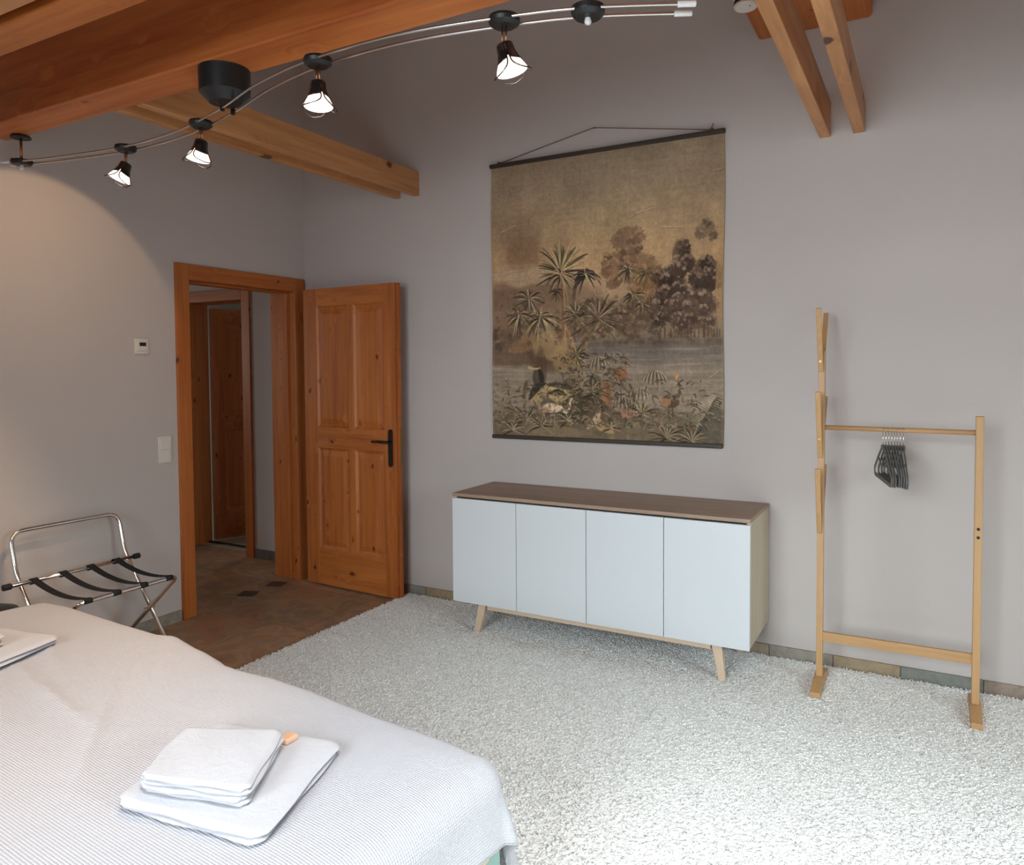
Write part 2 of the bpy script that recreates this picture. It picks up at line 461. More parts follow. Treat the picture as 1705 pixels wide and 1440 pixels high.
# skirting tiles
def skirting(name, axis, c, spans, z1, t, sgn):
    mb = MB(); tones = []
    for a0, a1, tone in spans:
        n0 = len(mb.v)
        if axis == 'y': mb.box(a0, a1 - .004, min(c, c + sgn * t), max(c, c + sgn * t), 0, z1)
        else: mb.box(min(c, c + sgn * t), max(c, c + sgn * t), a0, a1 - .004, 0, z1)
        tones += [tone] * (len(mb.v) - n0)
    # grout behind
    n0 = len(mb.v)
    if axis == 'y': mb.box(spans[0][0], spans[-1][1], min(c, c + sgn * t * .55), max(c, c + sgn * t * .55), 0, z1 - .002)
    else: mb.box(min(c, c + sgn * t * .55), max(c, c + sgn * t * .55), spans[0][0], spans[-1][1], 0, z1 - .002)
    tones += [(.10, .095, .09)] * (len(mb.v) - n0)
    o = build(name, mb, M_['skirt']); o['kind'] = 'structure'
    set_tone(o.data, np.array(tones, np.float32))
g1, g2, g3, g4 = (.34, .29, .215), (.31, .29, .25), (.36, .29, .19), (.22, .235, .22)
skirting('baseboard_back', 'y', YB, [(-3.62, -2.73, g2), (-2.73, -2.43, g3), (-2.43, -2.13, g1), (-2.13, -1.83, g4), (-1.83, -1.53, g2), (-1.53, -1.24, g3),
         (-1.24, -.95, g1), (-.95, -.662, g1), (-.662, -.371, g2), (-.371, -.087, g3), (-.087, .235, g4), (.235, .9, (.33, .27, .22)), (.9, 1.4, g2), (1.4, XR, g1)], .062, .012, -1)
skirting('baseboard_left', 'x', XL, [(-1.8, -1.2, g2), (-1.2, -.6, g3), (-.6, 0, g1), (0, .6, g2), (.6, 1.2, g3), (1.2, 1.8, g1), (1.8, 2.4, (.33, .27, .19)), (2.4, 2.79, g2)], .062, .012, 1)
skirting('baseboard_hall', 'y', YH, [(-4.455, -4.15, (.14, .13, .13)), (-4.15, HX, (.13, .125, .12))], .07, .012, -1)

# dark square insets in the stone floor by the doorway
for cx_, cy_, a in ((-3.785, 3.325, .4), (-3.785, 3.565, .4)):
    s_ = .055; m_ = MB(); c_, n_ = math.cos(a), math.sin(a)
    pts = [(cx_ + s_ * (c_ * i - n_ * j), cy_ + s_ * (n_ * i + c_ * j)) for i, j in ((-1, -1), (1, -1), (1, 1), (-1, 1))]
    m_.add([(x, y, 0) for x, y in pts] + [(x, y, .0015) for x, y in pts], [(3, 2, 1, 0), (4, 5, 6, 7), (0, 1, 5, 4), (1, 2, 6, 5), (2, 3, 7, 6), (3, 0, 4, 7)])
    o = build('floor_inset', m_, M_['inset'], fl if False else None); o['kind'] = 'structure'

# ------------------------------------------------------------------ doorway (door_1) and its open leaf
d1 = thing('door_1', (XL, FY1, 0), None, None); d1['kind'] = 'structure'
c = MB(); cw = .088
c.box(XL - .004, XL + .016, FY0 - cw, FY0, 0, FZ + cw, 0)
c.box(XL - .004, XL + .016, FY1, FY1 + cw + .008, 0, FZ + cw, 0)
c.box(XL - .004, XL + .016, FY0, FY1, FZ, FZ + cw, 1)
build('door_casing', c, [M_['pine_z'], M_['pine_y']], d1, bevel=.003)
c = MB()
c.box(HX - .015, XL - .004, FY0 - .02, FY0, 0, FZ + .02, 0); c.box(HX - .015, XL - .004, FY1, FY1 + .02, 0, FZ + .02, 0)
c.box(HX - .015, XL - .004, FY0, FY1, FZ, FZ + .02, 1)
# stop strips
c.box(XL - .075, XL - .05, FY1 - .012, FY1, 0, FZ, 0); c.box(XL - .075, XL - .05, FY0, FY0 + .012, 0, FZ, 0); c.box(XL - .075, XL - .05, FY0, FY1, FZ - .012, FZ, 1)
build('door_jamb', c, [M_['pine_z'], M_['pine_y']], d1, bevel=.002)

def panel_leaf(name, H0, dirv, width, z0, z1, thick, cells, parent, matv, math_x, lip=.012):
    """frame-and-panel leaf: H0 hinge corner of the visible face, dirv along the leaf, thickness to the left of dirv"""
    d = Vector(dirv).normalized(); nrm = Vector((-d.y, d.x, 0))       # away from the visible face
    o = Vector(H0)
    T = lambda u, dd, z: o + d * u + nrm * dd + Vector((0, 0, z - o.z))
    us = sorted({0, width} | {c_[0] for c_ in cells} | {c_[1] for c_ in cells})
    m_ = MB()
    def slab(u0, u1, za, zb, mi): m_.obox(T(u0, 0, za), d * (u1 - u0), nrm * thick, (0, 0, zb - za), mi)
    ul, ur = cells[0][0], max(c_[1] for c_ in cells)
    slab(0, ul, z0, z1, 0); slab(ur, width, z0, z1, 0)
    rows = sorted({(c_[2], c_[3]) for c_ in cells}); zz = [z0] + [v for r_ in rows for v in r_] + [z1]
    for k in range(0, len(zz), 2): slab(ul, ur, zz[k], zz[k + 1], 1)
    cols_ = sorted({(c_[0], c_[1]) for c_ in cells})
    for (a0, a1), (b0, b1) in zip(cols_[:-1], cols_[1:]):
        for r0, r1 in rows: slab(a1, b0, r0, r1, 0)
    # rebate lip standing a little back along the lock edge
    m_.obox(T(width, .016, z0), d * -.0, nrm * .001, (0, 0, .001), 0)
    leaf = build(name, m_, [matv, math_x], parent, bevel=.0015, seg=1)
    for u0, u1, za, zb in cells:
        p_ = MB(); rings = []
        prof = ((0, .0), (.012, .009), (.020, .012), (.052, .003), (.054, .0025))
        for ins, dep in prof:
            rings.append([T(u0 + ins, dep, za + ins), T(u1 - ins, dep, za + ins), T(u1 - ins, dep, zb - ins), T(u0 + ins, dep, zb - ins)])
        vs = [v for r_ in rings for v in r_]; fs = []
        for i in range(len(rings) - 1):
            for k in range(4):
                l = (k + 1) % 4; fs.append((i * 4 + k, i * 4 + l, i * 4 + 4 + l, i * 4 + 4 + k))
        b_ = (len(rings) - 1) * 4; fs.append((b_, b_ + 1, b_ + 2, b_ + 3))
        nb = len(vs)
        vs += [T(u0, thick - .006, za), T(u1, thick - .006, za), T(u1, thick - .006, zb), T(u0, thick - .006, zb)]
        fs.append((nb + 3, nb + 2, nb + 1, nb)); 
        for k in range(4):
            l = (k + 1) % 4; fs.append((k, nb + k, nb + l, l))
        p_.add(vs, fs)
        build('panel', p_, matv, leaf)
    return leaf, T, d, nrm
leaf, T, dv, nv = panel_leaf('door_leaf', (-3.622, 3.688, .012), (.784, -.036, 0), .785, .012, 1.958, .042,
    [(.118, .393, 1.055, 1.843), (.443, .693, 1.055, 1.843), (.118, .393, .252, .92), (.443, .693, .252, .92)], d1, M_['pine_z'], M_['pine_x'])
# rebated lock edge, lock plate
m_ = MB(); m_.obox(T(.785, .018, .012), dv * .012, nv * .024, (0, 0, 1.946)); build('rebate_edge', m_, M_['pine_z'], leaf, bevel=.001)
m_ = MB(); m_.obox(T(.797, .022, .83), dv * .002, nv * .016, (0, 0, .24)); m_.obox(T(.799, .026, .98), dv * .006, nv * .01, (0, 0, .03))
build('lock_plate', m_, M_['brass'], leaf, bevel=.001)
# handle: back plate and lever
m_ = MB()
n_ = 10; uc, zt, zb, rr = .742, 1.045, .845, .017
pl = [(uc + rr * math.cos(PI * k / n_), zt + rr * math.sin(PI * k / n_)) for k in range(n_ + 1)] + [(uc + rr * math.cos(PI + PI * k / n_), zb + rr * math.sin(PI + PI * k / n_)) for k in range(n_ + 1)]
k_ = len(pl); vs = [T(u, -.006, z) for u, z in pl] + [T(u, 0.0, z) for u, z in pl]
m_.add(vs, [tuple(range(k_))] + [(i, k_ + i, k_ + (i + 1) % k_, (i + 1) % k_) for i in range(k_)])
hp = build('handle', m_, M_['iron'], leaf, fix=True, bevel=.001)
tag(hp, 'dark iron lever handle on a long rounded back plate')
m_.v, m_.f, m_.m = [], [], []
m_.tube([T(uc, -.004, .985), T(uc, -.035, .985), T(uc - .006, -.046, .985), T(uc - .02, -.05, .985), T(uc - .06, -.05, .987), T(uc - .115, -.046, .984)], [.009, .0085, .009, .009, .0085, .0075], 12)
m_.tube([T(uc, -.0065, .905), T(uc, -.008, .905)], .006, 10)
build('handle', m_, M_['iron'], leaf, smooth=True)

# second door at the end of the hall
d2 = thing('door_2', (hx0, YH, 0), None, None); d2['kind'] = 'structure'
c = MB(); cw2 = .085
c.box(hx0 - cw2, hx0, YH - .018, YH + .01, 0, 1.965 + cw2, 0); c.box(hx1, hx1 + cw2, YH - .018, YH + .01, 0, 1.965 + cw2, 0); c.box(hx0, hx1, YH - .018, YH + .01, 1.965, 1.965 + cw2, 1)
c.box(hx0 - .02, hx0, YH + .01, YH + .215, 0, 1.985, 0); c.box(hx1, hx1 + .02, YH + .01, YH + .215, 0, 1.985, 0); c.box(hx0, hx1, YH + .01, YH + .215, 1.965, 1.985, 1)
c.box(hx0, hx1, YH + .17, YH + .2, 0, .012, 2)
build('door_casing', c, [M_['pine_z'], M_['pine_x'], M_['iron']], d2, bevel=.002)
lf2, T2, dv2, nv2 = panel_leaf('door_leaf', (hx0 + .018, YH + .225, .012), (.42, .9, 0), .68, .012, 1.94, .04,
    [(.10, .58, 1.05, 1.83), (.10, .58, .25, .93)], d2, M_['pine_z'], M_['pine_x'])

# ------------------------------------------------------------------ timber
def beam(label, x0, x1, y0, y1, z0, z1, mat, bevel=.006, name='ceiling_beam', group=None):
    b_ = MB().box(x0, x1, y0, y1, z0, z1)
    o = build(name, b_, mat, None, bevel=bevel, origin=((x0 + x1) / 2, (y0 + y1) / 2, z0))
    return tag(o, label, 'beam', group, 'thing')
beam('massive reddish timber beam carrying the curved spotlight rail', XL - .02, XR + .02, 1.78, 1.94, 2.5, 2.80, M_['beamr_x'])
beam('orange-brown timber beam between the massive one and the pale corner beam', XL - .02, XR + .02, 1.30, 1.425, 2.505, 2.80, M_['pine_x'])
beam('pale timber beam cut by the upper left corner of the photo', XL - .02, XR + .02, .95, 1.272, 2.51, 2.80, M_['beam_x'])
gp = 'timber planks running to the wall with the tapestry'
beam('slim timber plank above the open door, its end reaching closer to the tapestry', -2.80, -2.757, 1.941, YB + .004, 2.5, 2.645, M_['beam_y'], .004, group=gp)
beam('slim timber plank above the open door, its end farther from the tapestry', -2.945, -2.902, 1.941, YB + .004, 2.5, 2.645, M_['beam_y'], .004, group=gp)
beam('thick timber ending on the white wall, the one right beside the smoke detector', -.455, -.406, 1.941, YB + .004, 2.5, 2.66, M_['beam_y'], .004, group=gp)
beam('thick timber above the clothes rack, the one farther from the smoke detector', -.312, -.261, 1.941, YB + .004, 2.5, 2.64, M_['beam_y'], .004, group=gp)
beam('wide orange ridge timber high above the two thick timbers', -.735, -.235, 1.0, YB + .004, 3.005, 3.16, M_['pine_y'], .02)

# ------------------------------------------------------------------ track light
RZ = 2.38
ctrl = [(-3.66, 1.905), (-3.45, 1.965), (-3.0, 2.03), (-2.62, 2.01), (-2.25, 1.922), (-1.95, 1.82), (-1.65, 1.76), (-1.33, 1.755), (-1.02, 1.81), (-.8, 1.873), (-.565, 1.985)]
def catmull(pts, k=8):
    out = []
    p = [pts[0]] + list(pts) + [pts[-1]]
    for i in range(1, len(p) - 2):
        for j in range(k):
            t = j / k
            out.append(tuple(.5 * ((2 * p[i][a]) + (-p[i - 1][a] + p[i + 1][a]) * t + (2 * p[i - 1][a] - 5 * p[i][a] + 4 * p[i + 1][a] - p[i + 2][a]) * t * t
                       + (-p[i - 1][a] + 3 * p[i][a] - 3 * p[i + 1][a] + p[i + 2][a]) * t ** 3) for a in range(len(p[i]))))
    out.append(tuple(pts[-1])); return out
cl = catmull(ctrl)
tr = thing('track_light_rail', (-2.21, 1.88, RZ), 'curved two-rod metal light rail hanging below the massive beam', 'light rail')
def offset(cl, o):
    r = []
    for i, (x, y) in enumerate(cl):
        a = cl[max(i - 1, 0)]; b = cl[min(i + 1, len(cl) - 1)]
        tx, ty = b[0] - a[0], b[1] - a[1]; l = math.hypot(tx, ty); r.append((x - ty / l * o, y + tx / l * o, RZ))
    return r
for o_ in (-.026, .026):
    build('rail', MB().tube(offset(cl, o_), .0045, 10), M_['railmetal'], tr, smooth=True)
    e = offset(cl, o_)
    for a, b in ((e[0], e[1]), (e[-1], e[-2])):
        d = (Vector(a) - Vector(b)).normalized()
        build('rail_end_cap', MB().tube([Vector(a) - d * .03, Vector(a) + d * .018], .008, 12), M_['clear'], tr, smooth=False, bevel=.002)
m_ = MB().lathe([(0, .0), (.054, .0), (.087, .032), (.088, .116), (0, .116)], 48, (-2.197, 1.872, RZ + .004))
tf = build('transformer', m_, M_['black'], tr, smooth=False, fix=True)
tf.data.polygons.foreach_set('use_smooth', [True] * len(tf.data.polygons))
es = tf.modifiers.new('split', 'EDGE_SPLIT'); es.split_angle = math.radians(28)
for o_ in (-.026, .026):
    build('rail_clip', MB().tube([(-2.235, 1.915 + o_ * .9, RZ + .012), (-2.235, 1.915 + o_ * .9, RZ - .010)], .008, 12), M_['iron'], tr, bevel=.001)
def canopy_mount(cx_, cy_, blk):
    m_ = MB().lathe([(0, .12), (.036, .12), (.042, .112), (.042, .108), (0, .108)], 32, (cx_, cy_, RZ))
    build('ceiling_plate', m_, M_['black'], tr, fix=True)
    build('suspension_rod', MB().tube([(cx_, cy_, RZ), (cx_, cy_, RZ + .11)], .0055, 12), M_['copper'], tr, smooth=True)
    if blk == 'oct':
        m_ = MB().lathe([(0, -.012), (.038, -.012), (.046, -.004), (.046, .01), (0, .01)], 8, (cx_, cy_, RZ))
    else:
        m_ = MB().lathe([(0, -.016), (.034, -.016), (.045, -.004), (.045, .012), (0, .012)], 36, (cx_, cy_, RZ))
    build('rail_connector', m_, M_['black'], tr, fix=True, bevel=.002)
    build('glass_nub', MB().lathe([(0, -.034), (.007, -.032), (.010, -.026), (.008, -.018), (.008, -.01), (0, -.01)], 16, (cx_, cy_, RZ)), M_['clear'], tr, smooth=True, fix=True)
canopy_mount(-3.598, 1.925, 'oct'); canopy_mount(-.80, 1.873, 'round')

# spotlights
def make_spot():
    t = thing('spotlight', (0, 0, 0), '', 'spotlight', 'halogen spotlights on the curved rail', local=True)
    build('mounting_disc', MB().lathe([(0, -.014), (.030, -.014), (.042, -.006), (.044, .004), (.042, .012), (0, .012)], 40), M_['black'], t, bevel=.001, fix=True)
    st = MB()
    for s_ in (-.006, .006): st.tube([(s_, 0, -.012), (s_, 0, -.064)], .0028, 8)
    build('stem', st, M_['copper'], t, smooth=True)
    # three-lobed bell: black upper petals, wire loops and a lit glass cup below
    prof = [(0, .021), (.25, .0235), (.45, .029), (.65, .038), (.82, .047), (1, .053)]
    L = .088
    def rad(tt):
        for (a, ra), (b, rb) in zip(prof[:-1], prof[1:]):
            if tt <= b: return ra + (rb - ra) * (tt - a) / (b - a)
        return prof[-1][1]
    def halfw(tt):
        if tt < .55: return 54 - 2 * tt
        q = (tt - .55) / .45
        return 53 * math.sqrt(max(0, 1 - q ** 2.4))
    sh = MB(); rims = []
    for k in range(3):
        a0 = 2 * PI * k / 3 + PI / 2
        def pt(tt, s_, off=0):
            th = a0 + math.radians(halfw(tt)) * s_
            r = rad(tt) + off
            return (r * math.cos(th), r * math.sin(th), -.063 - L * tt)
        sh.grid(lambda u, v: pt(.60 * v * (1 - .12 * (2 * u - 1) ** 2), 2 * u - 1), 12, 12)
        path = [pt(v / 18, -1, .001) for v in range(0, 18)] + [pt(.985, -.6, .001), pt(.9995, 0, .001), pt(.985, .6, .001)] + [pt(v / 18, 1, .001) for v in range(17, -1, -1)]
        rims.append(MB().tube(path, .0021, 8))
    top = MB().lathe([(0, -.060), (.012, -.061), (.0205, -.0625), (.0215, -.066)], 30)
    sh.add(top.v, top.f)
    s_o = build('shade', sh, M_['blackgloss'], t, smooth=True)
    so = s_o.modifiers.new('solid', 'SOLIDIFY'); so.thickness = .0018; so.offset = -1
    for rim in rims: build('petal_edge', rim, M_['darkchrome'], s_o, smooth=True)
    cup = MB().lathe([(.0, -.096), (.020, -.098), (.0285, -.106), (.0345, -.116), (.0405, -.128), (.044, -.137), (.0425, -.137), (.039, -.128), (.033, -.117), (.027, -.108), (.019, -.101), (.0, -.100)], 32)
    build('glass_cup', cup, M_['litglass'], s_o, smooth=True)
    build('bulb', MB().lathe([(0, -.128), (.015, -.1265), (.0245, -.122), (.0255, -.115), (.022, -.104), (0, -.102)], 28), M_['bulb'], s_o, smooth=True, fix=True)
    return t, s_o
sp0, shade0 = make_spot()
spots = [((-3.0, 2.03), (0, 0, 40), (-.10, .38, .7), 'spotlight tilted towards the left wall, nearest the light pool on it', .95),
         ((-2.455, 1.975), (0, 0, 0), (-.10, .14, .3), 'glowing spotlight just left of the black transformer, in front of the slim planks', 1.0),
         ((-1.65, 1.76), (0, 0, 0), (-.10, .04, 1.1), 'glowing spotlight right of the black transformer, hanging near the massive timber beam', 1.0),
         ((-1.02, 1.81), (0, 0, 0), (.02, -.28, .45), 'glowing spotlight nearest the tapestry and the free end of the rail', 1.0)]
for i, ((x, y), rt, (tx, ty, tz), lab, sc_) in enumerate(spots):
    s = sp0 if i == 0 else copy_tree(sp0)
    s.location = (x, y, RZ); s['label'] = lab
    sh_ = [c_ for c_ in s.children if c_.name.startswith('shade')][0]
    piv = Vector((0, 0, -.062))
    R = Euler((tx, ty, tz)).to_matrix()
    sh_.rotation_euler = (tx, ty, tz); sh_.location = piv - R @ piv
def spot_light(name, loc, axis, half, energy, blend=.08, color=(1.0, .66, .38), r=.02):
    d = bpy.data.lights.new(name, 'SPOT'); d.spot_size = math.radians(2 * half); d.spot_blend = blend
    d.energy = energy; d.color = color; d.shadow_soft_size = r
    o = bpy.data.objects.new(name, d); col.objects.link(o); o.location = loc
    o.rotation_euler = Vector(axis).to_track_quat('-Z', 'Y').to_euler(); return o
spot_light('halogen_beam', (-3.06, 2.02, 2.228), (-.829, .006, -.52), 46, 6.6, .12)
spot_light('halogen_beam', (-2.475, 1.95, 2.225), (-.25, -.5, -.85), 46, 42, .6)
spot_light('halogen_beam', (-1.655, 1.75, 2.225), (-.45, -.5, -.85), 46, 24, .6)
spot_light('halogen_beam', (-1.0, 1.78, 2.225), (.1, -.6, -.85), 50, 12, .6, (1.0, .8, .62))

# ------------------------------------------------------------------ smoke detector
sd = thing('smoke_detector', (-.692, 3.315, 2.953), 'white round smoke detector beside the wide orange ridge timber', 'smoke detector')
build('detector_body', MB().lathe([(0, 0), (.044, .0), (.050, .006), (.050, .012), (.047, .014), (.047, .03), (.052, .034), (.052, .05), (0, .05)], 40, (-.692, 3.315, 2.953)), M_['plastic'], sd, fix=True)
build('vent_ring', MB().lathe([(.0475, .016), (.049, .017), (.049, .028), (.0475, .029)], 40, (-.692, 3.315, 2.953)), M_['iron'], sd)
build('indicator', MB().lathe([(0, -.0015), (.003, -.0015), (.003, .001)], 10, (-.672, 3.30, 2.953)), M_['black'], sd, fix=True)

# ------------------------------------------------------------------ wall controls on the left wall
th = thing('thermostat', (XL, 2.58, 1.52), 'white square thermostat with a small dark display', 'thermostat')
build('wall_frame', MB().box(XL, XL + .012, 2.54, 2.62, 1.524, 1.607), M_['plastic'], th, bevel=.003)
build('control_cover', MB().box(XL + .012, XL + .018, 2.554, 2.606, 1.54, 1.594), M_['plastic'], th, bevel=.0015)
build('display', MB().box(XL + .018, XL + .0192, 2.562, 2.600, 1.566, 1.586), M_['screen'], th)
ls = thing('light_switch', (XL, 2.71, .92), 'white double light switch beside the doorway frame', 'light switch')
build('wall_frame', MB().box(XL, XL + .009, 2.667, 2.75, .918, 1.066), M_['plastic'], ls, bevel=.003)
for z in (.929, .995): build('rocker', MB().add([(XL + .009, 2.68, z), (XL + .009, 2.737, z), (XL + .012, 2.68, z), (XL + .012, 2.737, z), (XL + .009, 2.68, z + .062), (XL + .009, 2.737, z + .062), (XL + .0155, 2.68, z + .062), (XL + .0155, 2.737, z + .062)],
        [(0, 1, 3, 2), (4, 6, 7, 5), (0, 4, 5, 1), (2, 3, 7, 6), (0, 2, 6, 4), (1, 5, 7, 3)]), M_['plastic'], ls, bevel=.001, fix=True)

# ------------------------------------------------------------------ sideboard
sx0, sx1, sy0, sy1, sz0, sz1 = -2.231, -.669, 3.351, 3.795, .184, .765
sb = thing('sideboard', ((sx0 + sx1) / 2, 3.57, .02), 'low oak sideboard with four handleless white doors on splayed legs', 'sideboard')
build('top', MB().box(sx0, sx1, sy0, sy1, sz1 - .018, sz1), M_['oak_x'], sb, bevel=.0015)
for xa, xb in ((sx0, sx0 + .018), (sx1 - .018, sx1)):
    build('side_panel', MB().box(xa, xb, sy0 + .019, sy1, sz0, sz1 - .018), M_['oakside_z'], sb, bevel=.001)
c = MB(); c.box(sx0 + .018, sx1 - .018, sy0 + .022, sy1, sz0, sz0 + .018); c.box(sx0 + .018, sx1 - .018, sy1 - .008, sy1, sz0 + .018, sz1 - .018)
c.box(sx0 + .018, sx1 - .018, sy0 + .03, sy0 + .04, sz0 + .018, sz1 - .018)
build('carcass', c, M_['darkgap'], sb)
dw = (sx1 - sx0) / 4
for k in range(4):
    a = sx0 + dw * k + (.0005 if k == 0 else .0016); b_ = sx0 + dw * (k + 1) - (.0005 if k == 3 else .0016)
    build('door', MB().box(a, b_, sy0, sy0 + .018, sz0 - .006, sz1 - .027), M_['white'], sb, bevel=.0012)
# leg frame
LZ = .022
def sleg(xt, yt, xb, yb):
    m_ = MB(); wt, wb = .030, .020
    top = [(xt - wt, yt - .015, sz0), (xt + wt * .6, yt - .015, sz0), (xt + wt * .6, yt + .02, sz0), (xt - wt, yt + .02, sz0)]
    bot = [(xb - wb * .9, yb - .012, LZ - .004), (xb + wb * .7, yb - .012, LZ - .004), (xb + wb * .7, yb + .015, LZ - .004), (xb - wb * .9, yb + .015, LZ - .004)]
    if xb > xt:
        top = [(2 * xt - x, y, z) for x, y, z in top]; top = [top[1], top[0], top[3], top[2]]
        bot = [(2 * xb - x, y, z) for x, y, z in bot]; bot = [bot[1], bot[0], bot[3], bot[2]]
    m_.add(bot + top, [(3, 2, 1, 0), (4, 5, 6, 7), (0, 1, 5, 4), (1, 2, 6, 5), (2, 3, 7, 6), (3, 0, 4, 7)])
    build('leg', m_, M_['beech_z'], sb, bevel=.002)
sleg(-2.06, 3.40, -2.095, 3.385); sleg(-.83, 3.40, -.797, 3.385); sleg(-2.06, 3.74, -2.095, 3.755); sleg(-.83, 3.74, -.797, 3.755)
for y in (3.40, 3.74): build('stretcher', MB().box(-2.04, -.85, y - .012, y + .012, sz0 - .040, sz0 - .010), M_['beech_x'], sb, bevel=.002)

# ------------------------------------------------------------------ clothes rack
ry = 3.53; RT = .022
cr = thing('clothes_rack', (-.11, ry, .02), 'bamboo clothes rack with one tall hooked post and a hanging bar', 'clothes rack')
def post(x, z1, wx=.026, wy=.03): return MB().box(x - wx / 2, x + wx / 2, ry - wy / 2, ry + wy / 2, .05, z1)
build('post', post(-.402, 1.50), M_['bamboo_z'], cr, bevel=.002)
build('post', post(.188, 1.229, .028), M_['bamboo_z'], cr, bevel=.002)
for x in (-.402, .188): build('foot', MB().add([(x - .02, ry - .155, .018), (x + .02, ry - .155, .018), (x + .02, ry + .155, .018), (x - .02, ry + .155, .018),
        (x - .02, ry - .155, .040), (x + .02, ry - .155, .040), (x + .02, ry - .03, .062), (x - .02, ry - .03, .062), (x + .02, ry + .03, .062), (x - .02, ry + .03, .062), (x + .02, ry + .155, .040), (x - .02, ry + .155, .040)],
        [(3, 2, 1, 0), (0, 1, 5, 4), (4, 5, 6, 7), (7, 6, 8, 9), (9, 8, 10, 11), (3, 11, 10, 2), (1, 2, 10, 8, 6, 5), (0, 4, 7, 9, 11, 3)]), M_['bamboo_y'], cr, bevel=.002)
build('hanging_bar', MB().tube([(-.39, ry, 1.166), (.176, ry, 1.163)], .0105, 16), M_['bamboo_x'], cr, smooth=True)
build('lower_rail', MB().obox((-.39, ry - .009, .218), (.566, 0, .002), (0, .018, 0), (0, 0, .042)), M_['bamboo_x'], cr, bevel=.002)
for z in (.776, .742): build('screw', MB().tube([(.188, ry - .0145, z), (.188, ry - .0175, z), (.188, ry - .0178, z)], [.006, .006, .003], 14), M_['iron'], cr)
def slat(z_s, z_t, z_b, lean, side):
    y0 = ry + side * .021
    m_ = MB(); H_ = lambda z: y0 + side * lean * (z - z_b) / (z_t - z_b)
    p0 = Vector((-.405, H_(z_b), z_b)); p1 = Vector((-.405, H_(z_t), z_t))
    m_.bar(p0, p1, .021, .010, up=(0, side, .0001))
    h = build('hook_slat', m_, M_['bamboo_z'], cr, bevel=.002)
    if side < 0:
        zc = z_s; yc = H_(zc) - .0045
        s_ = MB().tube([(-.405, yc - .0035, zc), (-.405, yc, zc)], .0055, 14)
        build('screw', s_, M_['brass'], h)
for zs, zt_, zb_, l1, zt2, zb2, l2 in ((1.455, 1.68, 1.41, .10, 1.675, 1.43, .13), (1.118, 1.325, 1.035, .10, 1.295, 1.10, .13), (.785, .995, .70, .09, .985, .73, .12)):
    slat(zs, zt_, zb_, l1, -1); slat(zs, zt2, zb2, l2, 1)

# ------------------------------------------------------------------ hangers
def make_hanger():
    t = thing('clothes_hanger', (0, 0, 0), '', 'hanger', 'grey velvet hangers on the bamboo bar', local=True)
    W_, r = .205, .0072
    nx = 14
    def sh(u):      # shoulder line from the neck to the tip
        s = abs(u); return -.075 - .105 * (s ** 1.25) + .006 * math.exp(-((s - .12) / .08) ** 2)
    pts = [(0, u * W_, sh(u)) for u in [i / nx for i in range(-nx, nx + 1)]]
    tipz = sh(1)
    outline = pts + [(0, W_ * 1.01, tipz - .012), (0, W_ * .98, tipz - .026), (0, W_ * .9, tipz - .03)] + [(0, W_ * .9 * (1 - 2 * i / 8), tipz - .030) for i in range(1, 9)] + [(0, -W_ * .98, tipz - .026), (0, -W_ * 1.01, tipz - .012)]
    m_ = MB().tube(outline, r, 8, closed=True, flat=(.42, 1.35), upv=(1, 0, 0))
    # inner tie bar and strap notches
    m_.tube([(0, -W_ * .55, sh(.55)), (0, -W_ * .2, -.152), (0, W_ * .2, -.152), (0, W_ * .55, sh(.55))], .0045, 8, flat=(.6, 1.0), upv=(1, 0, 0))
    m_.lathe([(0, -.062), (.008, -.063), (.0085, -.085), (0, -.086)], 12)
    build('hanger_body', m_, M_['velvet'], t, smooth=True)
    hk = [(0, .0, -.064), (0, .0, -.030), (0, .003, -.024)]
    for k in range(0, 13):
        a = -70 + 250 * k / 12
        hk.append((0, .0165 * math.cos(math.radians(a)) - .002, .0165 * math.sin(math.radians(a)) - .0025))
    build('hook', MB().tube(hk, .0016, 8), M_['chrome'], t, smooth=True)
    return t
h0 = make_hanger()
random.seed(4)
xs = [-.160, -.149, -.138, -.127, -.116, -.106, -.095, -.083]
labs = ['grey velvet hanger at the tapestry end of the hanger cluster', 'grey velvet hanger second from the tapestry end of the cluster', 'grey velvet hanger third from the tapestry end of the cluster',
        'grey velvet hanger fourth from the tapestry end of the cluster', 'grey velvet hanger fourth from the open end of the cluster', 'grey velvet hanger third from the open end of the cluster',
        'grey velvet hanger second from the open end of the cluster', 'grey velvet hanger at the open end of the cluster, beside the short post']
ang = [11.5, 10.2, 9.6, 10.0, 9.0, 8.8, 8.0, 6.5]
for i, x in enumerate(xs):
    h = h0 if i == 0 else copy_tree(h0)
    h.location = (x, ry, 1.166 + .0105 - .0142 + .0005); h.rotation_euler = (random.uniform(-.02, .02), 0, math.radians(ang[i])); h['label'] = labs[i]

# ------------------------------------------------------------------ luggage rack
lr = thing('luggage_rack', (-3.43, 2.1, 0), 'folding chrome luggage rack with four black straps beside the bed', 'luggage rack')
def arc(c0, a, b, r, n=6):
    """rounded corner at c0 between directions a and b (towards neighbours)"""
    c0, a, b = Vector(c0), Vector(a).normalized(), Vector(b).normalized()
    p0, p1 = c0 + a * r, c0 + b * r
    return [p0.lerp(c0, t).lerp(c0.lerp(p1, t), t) for t in [i / n for i in range(n + 1)]]
def poly(pts, r):
    pts = [Vector(p) for p in pts]; out = [pts[0]]
    for i in range(1, len(pts) - 1): out += arc(pts[i], pts[i - 1] - pts[i], pts[i + 1] - pts[i], r if not isinstance(r, (list, tuple)) else r[i])
    out.append(pts[-1]); return out
ya, yb = 1.85, 2.375
rt = .0105
